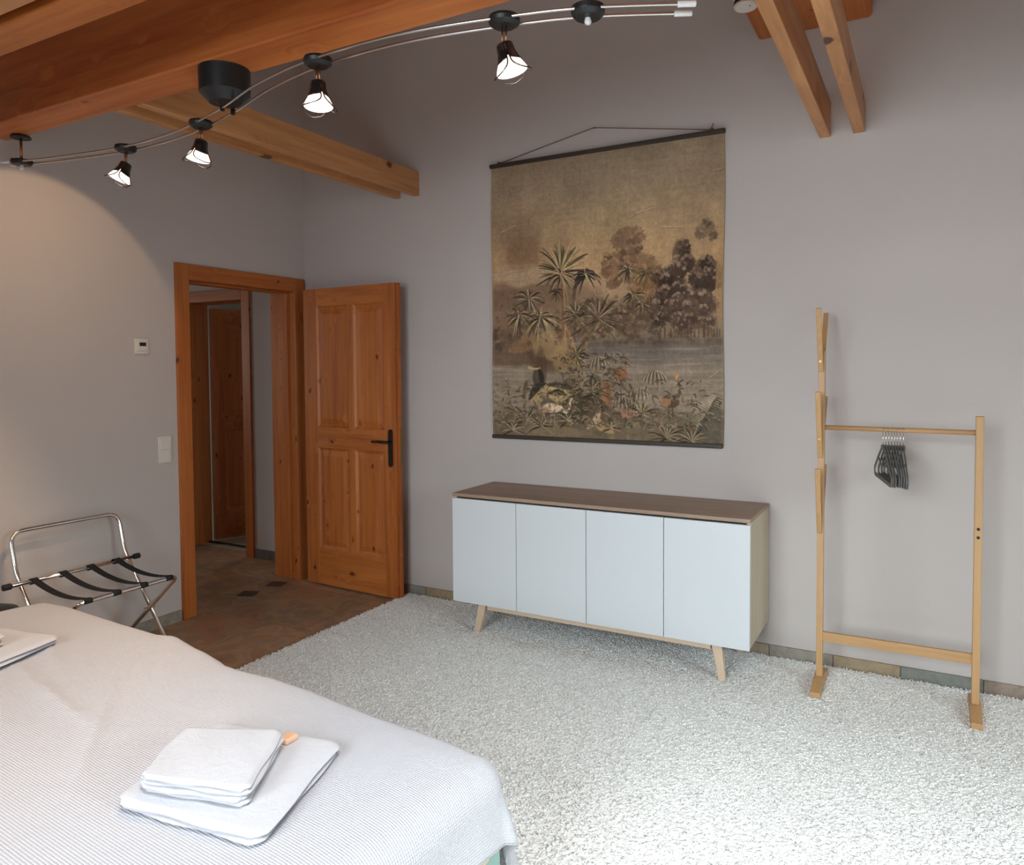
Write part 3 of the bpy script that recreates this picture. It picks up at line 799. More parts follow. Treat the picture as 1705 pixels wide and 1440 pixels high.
# frame with the tall back: foot - seat height - bend - back hoop
bk = poly([(-3.225, ya, .012), (-3.605, ya, .50), (-3.655, ya, .70), (-3.655, yb, .70), (-3.605, yb, .50), (-3.225, yb, .012)], [0, .06, .065, .065, .06, 0])
build('back_frame', MB().tube(bk, rt, 12), M_['chrome'], lr, smooth=True)
fr = poly([(-3.655, ya + .03, .012), (-3.195, ya + .03, .43), (-3.195, yb - .0, .43), (-3.655, yb - .03, .012)], [0, .045, .045, 0])
build('front_frame', MB().tube(fr, rt, 12), M_['chrome'], lr, smooth=True)
rr_ = build('rear_rail', MB().tube([(-3.575, ya - .055, .474), (-3.575, yb + .04, .474)], rt, 12), M_['chrome'], lr, smooth=True)
for a, b in ((ya - .075, ya - .04), (yb + .028, yb + .06)): build('rail_cap', MB().tube([(-3.575, a, .474), (-3.575, b, .474)], .0145, 14), M_['rubber'], rr_, bevel=.003)
for x, y in ((-3.225, ya), (-3.225, yb), (-3.655, ya + .03), (-3.655, yb - .03)):
    build('rubber_foot', MB().tube([(x, y, .001), (x + (.012 if x < -3.5 else -.012), y, .03)], .0135, 12), M_['rubber'], lr, bevel=.002)
build('pivot', MB().tube([(-3.405, yb - .04, .243), (-3.405, yb + .02, .243)], .006, 10), M_['chrome'], lr)
for k in range(4):
    yc = 1.905 + k * .134
    def sp_(u, v, yc=yc):
        # strap from the rear rail over to the front rail, looped round both
        s = u; x = -3.575 + .38 * s
        z = .474 + (.43 - .474) * s + .0125 - .035 * 4 * s * (1 - s) * (.8)
        return (x, yc + (v - .5) * .036 + .02 * s, z)
    m_ = MB()
    path = []
    for a in range(-40, 91, 26): path.append((-3.575 - .0135 * math.cos(math.radians(a)), 0, .474 + .0135 * math.sin(math.radians(a))))
    path = [(-3.568, 0, .4605)] + path
    for i in range(1, 12): q = sp_(i / 12, .5); path.append((q[0], (q[1] - yc), q[2]))
    for a in range(90, -61, -26): path.append((-3.195 + .0135 * math.cos(math.radians(a)), .02, .43 + .0135 * math.sin(math.radians(a))))
    path.append((-3.203, .02, .4165))
    vs = []; fs = []
    for x, dy, z in path:
        vs += [(x, yc + dy - .018, z), (x, yc + dy + .018, z)]
    n_ = len(path)
    for i in range(n_ - 1): fs.append((2 * i, 2 * i + 1, 2 * i + 3, 2 * i + 2))
    m_.add(vs, fs)
    o = build('strap', m_, M_['strap'], lr, smooth=True)
    sm = o.modifiers.new('solid', 'SOLIDIFY'); sm.thickness = .002; sm.offset = 1

# ------------------------------------------------------------------ black bin at the left edge, between bed and wall
bn = thing('waste_bin', (-3.31, 1.60, 0), 'black round object peeking over the bed at its far side', 'bin')
build('bin_body', MB().lathe([(0, 0), (.085, 0), (.095, .02), (.10, .43), (0, .43)], 32, (-3.31, 1.60, 0)), M_['black'], bn, fix=True)
build('lid', MB().lathe([(.103, .425), (.104, .447), (.09, .466), (.05, .48), (0, .482)], 32, (-3.31, 1.60, 0)), M_['black'], bn, smooth=True)

# ------------------------------------------------------------------ tapestry
tx0, tx1, tz0, tz1 = -2.232, -.893, 1.03, 2.603
tp = thing('wall_tapestry', ((tx0 + tx1) / 2, YB, tz1), 'large hanging scroll tapestry with a faded tropical lake scene', 'tapestry')
def paint_tapestry(W_, H_):
    """returns an (H_, W_, 3) sRGB picture, row 0 at the top: dusky sky, mesa, palms, round trees, lake, big leaves and water birds"""
    rng = np.random.default_rng(11)
    yy, xx = np.mgrid[0:H_, 0:W_]; X = xx / W_; Y = yy / H_          # 0..1
    def noise(sx, sy, seed=0, oct_=3):
        r = np.random.default_rng(seed); out = np.zeros((H_, W_)); amp = 1; tot = 0
        for o in range(oct_):
            nx, ny = max(2, int(sx * 2 ** o)), max(2, int(sy * 2 ** o))
            g = r.random((ny + 2, nx + 2)); fx = X * nx; fy = Y * ny
            ix = fx.astype(int); iy = fy.astype(int); tx = fx - ix; ty = fy - iy
            tx = tx * tx * (3 - 2 * tx); ty = ty * ty * (3 - 2 * ty)
            out += amp * ((g[iy, ix] * (1 - tx) + g[iy, ix + 1] * tx) * (1 - ty) + (g[iy + 1, ix] * (1 - tx) + g[iy + 1, ix + 1] * tx) * ty)
            tot += amp; amp *= .55
        return out / tot
    def c(*v): return np.array(v, float)
    img = np.zeros((H_, W_, 3))
    stops = [(0, c(118, 108, 90)), (.12, c(126, 114, 94)), (.25, c(148, 128, 94)), (.36, c(160, 130, 88)), (.46, c(150, 122, 92)), (.58, c(128, 108, 88)), (.66, c(112, 101, 88)), (.80, c(118, 110, 98)), (1, c(112, 102, 84))]
    for ch in range(3): img[..., ch] = np.interp(Y + .03 * (noise(5, 6, 3) - .5), [s[0] for s in stops], [s[1][ch] for s in stops])
    def blend(mask, color): 
        nonlocal img
        m = np.clip(mask, 0, 1)[..., None]; img = img * (1 - m) + np.asarray(color, float) * m
    blend(.35 * np.clip((noise(6, 4, 5) - .5) * 4, 0, 1) * (Y < .5), c(112, 88, 74))
    blend(.5 * np.clip(1 - np.hypot((X - .06) / .2, (Y - .27) / .12), 0, 1), c(104, 76, 66))
    def soft(v, e): return np.clip(.5 - v / e, 0, 1)
    def blob(cx, cy, rx, ry_, col_, al=1., rough=.35, seed=1, e=.25, fr=9):
        d = np.hypot((X - cx) / rx, (Y - cy) / ry_) + rough * (noise(fr, fr, seed, 4) - .5) * 2 - 1
        blend(al * soft(d, e), c(*col_))
    # hazy hills and mesa on the left
    blob(.15, .33, .085, .065, (120, 88, 62), .55, seed=2); blob(.10, .40, .3, .035, (152, 130, 104), .5, .15, 3)
    blob(.22, .405, .22, .022, (164, 142, 116), .6, .1, 4); blob(.20, .445, .24, .018, (164, 142, 116), .5, .1, 5); blob(.16, .49, .24, .045, (106, 80, 62), .6, .25, 6)
    blob(.06, .52, .12, .09, (100, 74, 62), .6, seed=7); blob(.3, .55, .22, .12, (108, 88, 68), .6, seed=8); blob(.10, .60, .14, .06, (112, 86, 66), .5, seed=17)
    for k in range(18):
        yk = .39 + .006 * k; blend(.14 * np.exp(-((Y - yk - .004 * np.sin(X * 21 + k)) / .0016) ** 2) * (X < .36), c(98, 78, 60))
    # water
    wm = soft(.655 - Y + .012 * (noise(9, 3, 9) - .5), .03) * soft(Y - .9, .05)
    blend(.75 * wm, c(112, 106, 100)); blend(.6 * wm * (X > .45) * soft(.66 - Y, .03) * soft(Y - .73, .06), c(92, 90, 92))
    wave = noise(7, 120, 12, 2); blend(.30 * wm * np.clip((wave - .55) * 7, 0, 1), c(150, 142, 128)); blend(.25 * wm * np.clip((.42 - wave) * 7, 0, 1), c(88, 82, 76))
    blend(.9 * soft(np.abs(Y - .66) - .012, .02) * (X > .45) * noise(30, 4, 13), c(70, 58, 52))
    # distant bank, left
    blob(.12, .69, .2, .05, (86, 66, 52), .75, .4, 14); blob(.3, .70, .12, .06, (86, 62, 48), .7, .4, 15); blob(.14, .655, .09, .03, (132, 96, 60), .6, .3, 16)
    # round trees on the right: many small dabs, lit side paler
    def tree(cx, cy, rx, ry_, base, lit, n, seed):
        r = np.random.default_rng(seed)
        blob(cx, cy, rx * .8, ry_ * .8, base, .7, .6, seed, .25, 14)
        for k in range(max(4, n // 9)):
            a = r.uniform(0, 2 * PI); q = math.sqrt(r.uniform(0, 1)); px, py = cx + math.cos(a) * q * rx * .9, cy + math.sin(a) * q * ry_ * .9
            cr = r.uniform(.014, .026); v = r.uniform(.8, 1.1)
            for m in range(9):
                b_ = r.uniform(0, 2 * PI); dab(px + math.cos(b_) * cr * .7, py + math.sin(b_) * cr * .6 + cr * .25, cr * r.uniform(.35, .6), [x * v for x in base], .75, seed + k + m)
            for m in range(7):
                b_ = r.uniform(-PI, 0); t = r.uniform(.45, 1.0)
                dab(px + math.cos(b_) * cr * .7 - cr * .15, py + math.sin(b_) * cr * .6, cr * r.uniform(.16, .36), [b2 * (1 - t) + l * t for b2, l in zip(base, lit)], .7, seed + k * 3 + m)
    def dab(px, py, r_, cc, al, seed):
        x0, x1 = int(max(0, (px - 2 * r_) * W_)), int(min(W_, (px + 2 * r_) * W_ + 1)); y0, y1 = int(max(0, (py - 2 * r_) * H_)), int(min(H_, (py + 2 * r_) * H_ + 1))
        if x1 <= x0 or y1 <= y0: return
        sx = X[y0:y1, x0:x1] - px; sy = (Y[y0:y1, x0:x1] - py) * 1.15
        th = np.arctan2(sy, sx); d = np.hypot(sx, sy) / r_ + .25 * np.sin(5 * th + seed) - 1
        m = (al * np.clip(.5 - d / .3, 0, 1))[..., None]; img[y0:y1, x0:x1] = img[y0:y1, x0:x1] * (1 - m) + np.asarray(cc, float) * m
    tree(.63, .32, .055, .06, (108, 82, 64), (146, 116, 88), 110, 20); tree(.585, .40, .075, .06, (114, 84, 62), (154, 120, 84), 150, 21); tree(.68, .41, .07, .055, (112, 84, 62), (150, 118, 84), 130, 32)
    tree(.70, .46, .085, .06, (124, 88, 56), (164, 120, 72), 150, 22); tree(.94, .30, .03, .03, (96, 82, 66), (122, 104, 82), 30, 23)
    tree(.845, .38, .04, .06, (70, 56, 48), (136, 114, 96), 110, 24); tree(.80, .455, .07, .055, (64, 50, 44), (140, 118, 102), 160, 25)
    tree(.935, .46, .06, .07, (62, 50, 44), (132, 112, 96), 160, 26); tree(.78, .545, .085, .06, (72, 56, 48), (148, 128, 112), 190, 27)
    tree(.88, .56, .10, .07, (82, 64, 56), (146, 126, 110), 240, 28); tree(.50, .56, .11, .07, (92, 74, 60), (136, 114, 90), 170, 29); tree(.64, .58, .08, .06, (86, 68, 56), (138, 112, 84), 130, 33)
    tree(.36, .60, .08, .05, (92, 72, 54), (142, 114, 78), 110, 34); tree(.06, .63, .08, .04, (86, 68, 56), (116, 92, 72), 90, 35)
    blob(.985, .5, .016, .12, (150, 114, 70), .6, .3, 30); blob(.99, .36, .014, .08, (150, 112, 64), .35, .3, 31)
    for k in range(60):
        px = .74 + .25 * rng.random(); h_ = .02 + .03 * rng.random()
        for q_ in range(6): dab(px, .645 - h_ * q_ / 6, .0028, (126, 102, 82) if k % 3 == 0 else (70, 56, 48), .55, k)
    # strokes
    def stroke(pts, w0, w1, cc, al=.9):
        pts = [(x, y) for x, y in pts]; n = 2 + int(sum(math.hypot((b[0] - a[0]) * W_, (b[1] - a[1]) * H_) for a, b in zip(pts[:-1], pts[1:])) / .7)
        L = np.linspace(0, 1, n); seg = L * (len(pts) - 1); i = np.minimum(seg.astype(int), len(pts) - 2); t = seg - i
        ax = np.array([p[0] for p in pts]); ay = np.array([p[1] for p in pts])
        # smooth quadratic when three points are given
        if len(pts) == 3:
            px = (1 - L) ** 2 * ax[0] + 2 * L * (1 - L) * ax[1] + L ** 2 * ax[2]; py = (1 - L) ** 2 * ay[0] + 2 * L * (1 - L) * ay[1] + L ** 2 * ay[2]
        else: px = ax[i] * (1 - t) + ax[i + 1] * t; py = ay[i] * (1 - t) + ay[i + 1] * t
        ww = (w0 + (w1 - w0) * L) * W_
        cc = np.asarray(cc, float)
        for qx, qy, r_ in zip(px * W_, py * H_, ww):
            R_ = int(r_ + 1.5); x0, x1 = max(0, int(qx) - R_), min(W_, int(qx) + R_ + 2); y0, y1 = max(0, int(qy) - R_), min(H_, int(qy) + R_ + 2)
            if x1 <= x0 or y1 <= y0: continue
            d = np.hypot(np.arange(x0, x1)[None, :] - qx, np.arange(y0, y1)[:, None] - qy)
            m = (al * np.clip(r_ + .5 - d, 0, 1))[..., None] * .6; img[y0:y1, x0:x1] = img[y0:y1, x0:x1] * (1 - m) + cc * m
    def palm(cx, cy, n, L, seed, cols, droop=.5, up=1., wid=.0045, spread=PI):
        r = np.random.default_rng(seed)
        for k in range(n):
            a = -PI / 2 + (k / (n - 1) - .5) * spread * 2 * r.uniform(.9, 1.1); l = L * r.uniform(.65, 1.1)
            mx, my = cx + math.cos(a) * l * .6, cy + math.sin(a) * l * .6 * up; ex, ey = cx + math.cos(a) * l, cy + math.sin(a) * l * .8 * up + droop * l * r.uniform(.2, .8)
            cc = cols[k % len(cols)]; stroke([(cx + .002, cy + .002), (mx + .002, my + .003), (ex, ey + .002)], wid * .9, wid * .25, [v * .55 for v in cc], .8)
            stroke([(cx, cy), (mx, my), (ex, ey)], wid * .8, wid * .2, [v * r.uniform(.85, 1.15) for v in cc], .95)
    dk, md, lt, yl = (62, 54, 44), (98, 86, 66), (150, 136, 104), (168, 146, 98)
    stroke([(.338, .42), (.345, .52), (.345, .68)], .008, .010, (114, 76, 54)); stroke([(.342, .42), (.35, .52), (.352, .68)], .003, .003, (152, 112, 78))
    stroke([(.40, .45), (.385, .50), (.385, .60)], .006, .007, (92, 68, 52)); stroke([(.44, .41), (.40, .42), (.385, .50)], .003, .004, (84, 66, 52))
    stroke([(.47, .60), (.43, .63), (.415, .72)], .007, .006, (116, 86, 62)); stroke([(.36, .60), (.39, .66), (.40, .74)], .008, .008, (150, 112, 74)); stroke([(.52, .58), (.45, .63), (.41, .74)], .007, .006, (126, 98, 70))
    stroke([(.20, .58), (.215, .62), (.215, .70)], .006, .008, (88, 72, 54))
    palm(.333, .405, 38, .125, 40, [dk, md, lt, yl, md], .15, 1.25, .0042, PI * .55); palm(.333, .415, 22, .075, 41, [lt, dk, yl], .9, .6, .004, PI)
    palm(.442, .418, 24, .068, 42, [dk, (48, 44, 40), lt], .9, .7, .005, PI * .8)
    palm(.18, .495, 30, .085, 43, [dk, md, lt], .5, .9, .0048, PI); palm(.235, .56, 34, .095, 44, [dk, lt, yl, md], .8, .7, .005, PI)
    palm(.13, .55, 24, .08, 45, [md, dk, lt], .9, .7, .005, PI); palm(.40, .56, 28, .08, 46, [md, lt, dk], .3, 1, .004, PI * .8)
    palm(.50, .575, 34, .12, 47, [md, dk, lt], .25, 1, .004, PI * .75); palm(.625, .41, 20, .055, 48, [md, dk, lt], .8, .7, .0035, PI)
    palm(.70, .425, 18, .05, 49, [md, (116, 96, 66)], .8, .7, .0035, PI); palm(.645, .50, 22, .055, 50, [lt, md, dk], .8, .7, .0035, PI); palm(.685, .53, 16, .04, 55, [lt, dk, md], .8, .7, .0035, PI)
    palm(.40, .70, 26, .06, 51, [yl, md, dk], .3, 1, .0035, PI); palm(.31, .47, 12, .04, 56, [md, dk], .8, .7, .003, PI)
    blob(.29, .66, .08, .05, (152, 126, 82), .6, .4, 52); blob(.34, .71, .05, .05, (142, 116, 72), .55, .4, 53)
    blob(.24, .75, .03, .07, (72, 56, 44), .6, .4, 54)
    # undergrowth mass at the bottom
    bm_ = soft(.895 - Y - .07 * (noise(9, 3, 60) - .5) - .06 * np.exp(-((X - .42) / .16) ** 2), .03); blend(.82 * bm_, c(82, 72, 58))
    blend(.5 * bm_ * np.clip((noise(40, 30, 61) - .5) * 4, 0, 1), c(122, 110, 86)); blob(.40, .86, .16, .07, (60, 54, 46), .8, .5, 62); blob(.30, .97, .14, .02, (132, 112, 72), .6, .4, 63)
    blob(.50, .97, .5, .03, (106, 98, 80), .4, .4, 64); blob(.95, .925, .07, .06, (78, 78, 72), .85, .35, 65)
    # big leaves
    def leafs(lst):
        for x0, y0, x1, y1, w_, ca, cb in lst:
            n = 14; px, py = -(y1 - y0), (x1 - x0)
            for i in range(n):
                t = i / (n - 1); wv = w_ * math.sin(PI * min(1, t * .9 + .1)) 
                stroke([(x0 + (x1 - x0) * t - px * wv, y0 + (y1 - y0) * t - py * wv), (x0 + (x1 - x0) * t, y0 + (y1 - y0) * t)], .006, .006, ca, .9)
                stroke([(x0 + (x1 - x0) * t, y0 + (y1 - y0) * t), (x0 + (x1 - x0) * t + px * wv, y0 + (y1 - y0) * t + py * wv)], .006, .006, cb, .9)
    leafs([(.22, .745, .235, .82, .30, (44, 42, 38), (72, 66, 58)), (.19, .86, .27, .80, .30, (48, 46, 40), (140, 124, 84)), (.27, .81, .40, .83, .16, (60, 56, 46), (160, 138, 88)),
           (.28, .84, .36, .845, .25, (46, 44, 38), (146, 126, 80)), (.52, .79, .54, .87, .28, (124, 76, 52), (150, 92, 62)), (.475, .90, .56, .965, .25, (96, 82, 60), (150, 122, 78)),
           (.475, .77, .50, .82, .35, (84, 82, 68), (64, 62, 52)), (.50, .88, .44, .955, .25, (150, 132, 112), (88, 72, 60))])
    stroke([(.18, .74), (.21, .75), (.235, .742)], .006, .003, (168, 138, 92)); stroke([(.17, .80), (.15, .84), (.16, .90)], .012, .004, (96, 80, 62)); stroke([(.14, .93), (.10, .88), (.06, .89)], .006, .003, (84, 68, 56))
    # drooping fans over the water
    for fx, fy, fs in ((.50, .705, .05), (.735, .755, .05), (.675, .81, .045), (.60, .84, .045), (.66, .87, .04)):
        for k in range(13):
            a = (k / 12 - .5) * 2.2; stroke([(fx, fy), (fx + math.sin(a) * fs * .8, fy - .012 + .01 * abs(a)), (fx + math.sin(a) * fs * 1.05, fy + fs * (.95 - .25 * abs(a)))], .0032, .0022, (70, 66, 56) if k % 2 else (146, 136, 116))
    stroke([(.60, .74), (.57, .79), (.63, .83)], .003, .004, (104, 80, 60)); stroke([(.63, .80), (.66, .84), (.64, .89)], .005, .004, (92, 66, 54))
    # spiky plants
    for px, py, L, n, s in ((.17, .93, .09, 14, 70), (.24, .95, .08, 14, 71), (.47, .83, .07, 18, 72), (.55, .95, .05, 10, 73), (.78, .975, .09, 22, 74), (.88, .985, .08, 20, 75), (.68, .90, .08, 16, 76), (.42, .81, .06, 18, 77), (.10, .97, .07, 12, 78), (.36, .93, .06, 12, 79)):
        palm(px, py, n, L, s, [dk, lt, md, (150, 140, 118)], .35, 1, .0035, PI * .6)
    for k in range(16):
        t = k / 15; stroke([(.90 + .07 * t, .94 - .10 * t), (.90 + .07 * t - .03, .925 - .10 * t)], .0028, .001, (150, 142, 122)); stroke([(.90 + .07 * t, .94 - .10 * t), (.93 + .07 * t, .95 - .10 * t)], .0028, .001, (60, 58, 54))
    # birds: pale wader, crowned crane, two pheasants
    blob(.292, .885, .045, .017, (176, 162, 142), .95, .12, 80, .2); blob(.25, .892, .03, .012, (150, 112, 92), .8, .2, 81)
    stroke([(.33, .88), (.352, .915), (.372, .885)], .006, .005, (180, 166, 146), 1); stroke([(.372, .885), (.366, .862), (.385, .85)], .005, .004, (178, 164, 144), 1)
    stroke([(.285, .90), (.283, .94)], .002, .002, (150, 134, 116)); stroke([(.30, .90), (.302, .94)], .002, .002, (150, 134, 116))
    blob(.795, .855, .036, .022, (74, 58, 46), .95, .15, 82, .2); blob(.775, .858, .022, .014, (150, 96, 66), .9, .15, 83, .2)
    stroke([(.82, .85), (.838, .82), (.826, .79)], .006, .004, (84, 72, 58), 1); blob(.822, .785, .008, .007, (120, 92, 60), 1, .1, 84)
    for k in range(7): stroke([(.82, .782), (.82 + .012 * math.sin((k - 3) * .45), .762)], .0018, .001, (164, 120, 66))
    stroke([(.788, .875), (.787, .905)], .002, .002, (70, 56, 46)); stroke([(.803, .875), (.806, .905)], .002, .002, (70, 56, 46))
    blob(.595, .765, .030, .018, (136, 82, 52), .95, .15, 85, .2); stroke([(.605, .755), (.618, .74), (.615, .722)], .007, .004, (140, 92, 60), 1); stroke([(.575, .775), (.56, .80), (.555, .84)], .006, .003, (150, 104, 66), 1)
    blob(.625, .90, .032, .016, (158, 104, 84), .9, .2, 86, .2); stroke([(.60, .895), (.585, .88), (.56, .885)], .006, .003, (150, 110, 96), 1)
    blob(.72, .92, .10, .010, (96, 94, 76), .8, .3, 87); blob(.86, .90, .05, .010, (96, 96, 80), .8, .3, 88); blob(.83, .925, .07, .010, (86, 88, 72), .8, .3, 89)
    # cloth: creases with highlight and shade drawn in colour, wear, weave
    for (ax_, ay_, bx_, by_) in ((.62, .245, .72, .205), (.66, .23, .73, .215), (.76, .282, .84, .288), (.96, .12, 1.0, .115), (.05, .245, .12, .225), (.94, .78, .99, .75)):
        stroke([(ax_, ay_), (bx_, by_)], .0018, .001, (170, 152, 122), .8); stroke([(ax_, ay_ + .003), (bx_, by_ + .003)], .0015, .001, (90, 74, 58), .6)
    # scattered foliage dabs knit the plants together
    r5 = np.random.default_rng(77)
    for k in range(420):
        px, py = r5.uniform(.02, .98), r5.uniform(.50, .66); 
        if r5.random() < .5: px = r5.uniform(.30, .75)
        v = r5.uniform(.7, 1.25); dab(px, py, r5.uniform(.004, .011), [92 * v, 76 * v, 60 * v], .5, k)
    for k in range(620):
        px, py = r5.uniform(.0, 1.0), 1.0 - .16 * r5.random() ** 1.4 - .05 * math.exp(-((0) ** 2)); a = r5.uniform(-PI * .95, -PI * .05); l = r5.uniform(.015, .05); v = r5.uniform(.55, 1.4)
        stroke([(px, py), (px + math.cos(a) * l * .6, py + math.sin(a) * l * .7), (px + math.cos(a) * l, py + math.sin(a) * l * .7 + .012)], .0026, .001, [98 * v, 88 * v, 68 * v], .7)
    for k in range(260):
        px, py = r5.uniform(.30, .62), r5.uniform(.70, .90); a = r5.uniform(-PI, 0); l = r5.uniform(.015, .045); v = r5.uniform(.5, 1.35)
        stroke([(px, py), (px + math.cos(a) * l * .6, py + math.sin(a) * l * .6), (px + math.cos(a) * l, py + math.sin(a) * l * .5 + .012)], .0028, .001, [100 * v, 86 * v, 62 * v], .75)
    n1 = noise(60, 70, 90, 2) - .5; n2 = noise(8, 160, 91, 1) - .5; n3 = noise(160, 8, 92, 1) - .5; n4 = noise(7, 7, 93, 4) - .5; n5 = noise(150, 170, 94, 1) - .5
    img = img * (1 + .10 * n1 + .05 * n2 + .04 * n3 + .22 * n4 + .10 * n5)[..., None]
    g_ = img @ np.array([.3, .59, .11]); img = g_[..., None] * .40 * np.array([1.09, 1.0, .86]) + img * .60
    img = img * np.array([1.03, .985, .95])
    edge = np.minimum(np.minimum(X, 1 - X), np.minimum(Y, 1 - Y)); blend(.35 * soft(edge - .008, .012), c(136, 120, 84))
    return np.clip(img, 0, 255)
PW, PH = 520, 610
pic = paint_tapestry(PW, PH) / 255.0
lin = np.where(pic <= .04045, pic / 12.92, ((pic + .055) / 1.055) ** 2.4)
gx = np.linspace(0, 1, PW); gz = np.linspace(0, 1, PH)
GX, GZ = np.meshgrid(gx, gz)
X_ = tx0 + (tx1 - tx0) * GX; Z_ = tz1 - (tz1 - tz0) * GZ
# side edges waver slightly, the cloth bellies a little from the wall
X_ = X_ + .004 * np.sin(GZ * 9) * (2 * GX - 1)
Y_ = YB - .012 - .006 * np.sin(PI * GX) - .003 * np.sin(GX * 23 + 3 * GZ) * np.sin(PI * GZ) - .004 * np.sin(PI * GZ)
vs = np.stack([X_, Y_, Z_], -1).reshape(-1, 3); off = np.array(tp.location)
me = bpy.data.meshes.new('painted_cloth')
idx = np.arange(PW * PH).reshape(PH, PW)
q = np.stack([idx[:-1, :-1], idx[1:, :-1], idx[1:, 1:], idx[:-1, 1:]], -1).reshape(-1, 4)
me.vertices.add(len(vs)); me.vertices.foreach_set('co', (vs - off).astype(np.float32).ravel())
me.loops.add(q.size); me.loops.foreach_set('vertex_index', q.astype(np.int32).ravel())
me.polygons.add(len(q)); me.polygons.foreach_set('loop_start', np.arange(0, q.size, 4, dtype=np.int32)); me.polygons.foreach_set('use_smooth', np.ones(len(q), bool))
me.update(calc_edges=True)
set_tone(me, lin.reshape(-1, 3).astype(np.float32) * 1.62)
mt, nt, bs = nodes_of('painted_linen')
at = N(nt, 'ShaderNodeAttribute', _attribute_name='tone'); nt.links.new(at.outputs['Color'], bs.inputs['Base Color']); bs.inputs['Roughness'].default_value = .9; bs.inputs['Specular IOR Level'].default_value = .1
me.materials.append(mt)
o = bpy.data.objects.new('painted_cloth', me); col.objects.link(o); o.parent = tp
so = o.modifiers.new('solid', 'SOLIDIFY'); so.thickness = .0015; so.offset = -1
for nm, z, dx in (('top_rod', tz1 - .002, .006), ('bottom_rod', tz0 + .004, .0)):
    m_ = MB().box(tx0 - dx, tx1 + dx, YB - .030, YB - .006, z - .011, z + .011)
    build(nm, m_, M_['rod'], tp, bevel=.004, seg=3)
m_ = MB()
m_.tube([(-2.18, YB - .018, tz1 + .01), (-1.59, YB - .012, 2.727), (-.955, YB - .018, tz1 + .012)], .0022, 8)
m_.tube([(-.965, YB - .018, tz1 + .008), (-.955, YB - .022, tz1 + .02), (-.945, YB - .018, tz1 + .042)], .0022, 8)
for xx_ in (-2.18, -.955): m_.lathe([(0, -.004), (.008, -.002), (.010, .004), (.006, .010), (0, .012)], 10, (xx_, YB - .018, tz1 + .01))
build('hanging_cord', m_, M_['jute'], tp, smooth=True)
build('nail', MB().tube([(-1.59, YB, 2.725), (-1.59, YB - .016, 2.727)], .0018, 8), M_['iron'], tp)

# ------------------------------------------------------------------ bed
BA = Vector((-3.10, 1.672)); BB = Vector((-.965, 1.51))
u2 = (BB - BA).normalized(); n2_ = Vector((-u2.y, u2.x))           # n2_ points to the back wall
BL = (BB - BA).length; BW = 1.85; BZ = .5
off_s = [-.05, .013, .117, .28, .49, .594, .701, .765, .92, .981, 1.096, 1.14, 1.177, 1.217, 1.359, 1.515, 1.775, 1.985, 2.3]
off_d = [.0, .015, .03, .031, .037, .043, .047, .072, .043, .037, .014, .001, .002, .0, .016, .019, .003, .002, .0]
def W2(s, d, z):   # s along the far edge from the head corner, d towards the camera side
    p = BA + u2 * s - n2_ * d
    return Vector((p.x, p.y, z))
bed = thing('bed', tuple(W2(BL / 2, BW / 2, 0)), 'low double bed with a wooden frame, mostly hidden under the white bedspread', 'bed')
m_ = MB(); ins = .07
m_.obox(W2(.05, -.035, .023), u2.to_3d() * (BL - .05 + .068), -n2_.to_3d() * (BW - .1), (0, 0, .247))
build('bed_base', m_, M_['mint'], bed, bevel=.004)
m_ = MB()
m_.obox(W2(.03, .02, .27), u2.to_3d() * (BL - .03 + .075), -n2_.to_3d() * (BW - .14), (0, 0, .055))
build('bed_frame', m_, M_['beech_x'], bed, bevel=.003)
m_ = MB()
m_.obox(W2(.03, .03, .325), u2.to_3d() * (BL - .06), -n2_.to_3d() * (BW - .06), (0, 0, BZ - .325 - .02))
build('mattress', m_, M_['mattress'], bed, bevel=.04, seg=4)

# bedspread
def smooth_noise(seed, n=9):
    r = np.random.default_rng(seed); return r.uniform(-1, 1, (n, 6))
rw = np.random.default_rng(5)
waves = [(rw.uniform(1.5, 6), rw.uniform(-5, 5), rw.uniform(0, 6.28), rw.uniform(.0006, .0022)) for _ in range(10)]
def wrinkle(s, d):
    z = 0
    for a, b, ph, am in waves: z += am * math.sin(a * s + b * d + ph)
    # a few long creases
    for s0, d0, s1, d1, w_, h_ in ((.25, .55, 1.15, .95, .035, .012), (.55, .35, 1.3, .45, .03, .008), (1.0, .25, 1.5, .62, .025, .009), (.1, 1.0, 1.0, 1.35, .05, .012), (.2, .12, .75, .30, .03, .008)):
        vx, vy = s1 - s0, d1 - d0; L2 = vx * vx + vy * vy; t = max(0, min(1, ((s - s0) * vx + (d - d0) * vy) / L2))
        dist = math.hypot(s - s0 - vx * t, d - d0 - vy * t); z += h_ * math.exp(-(dist / w_) ** 2) * math.sin(PI * min(1, max(0, t * .9 + .05))) * (1 if (s - s0) * vy - (d - d0) * vx > 0 else .55)
    return z
hang_foot, hang_far, hang_head, hang_cam = .235, .42, .02, .3
s0c, s1c = -.02, BL + hang_foot; d0c, d1c = -hang_far, BW + .1
nu, nv = 230, 220
def far_edge(s): return float(np.interp(s, off_s, off_d))
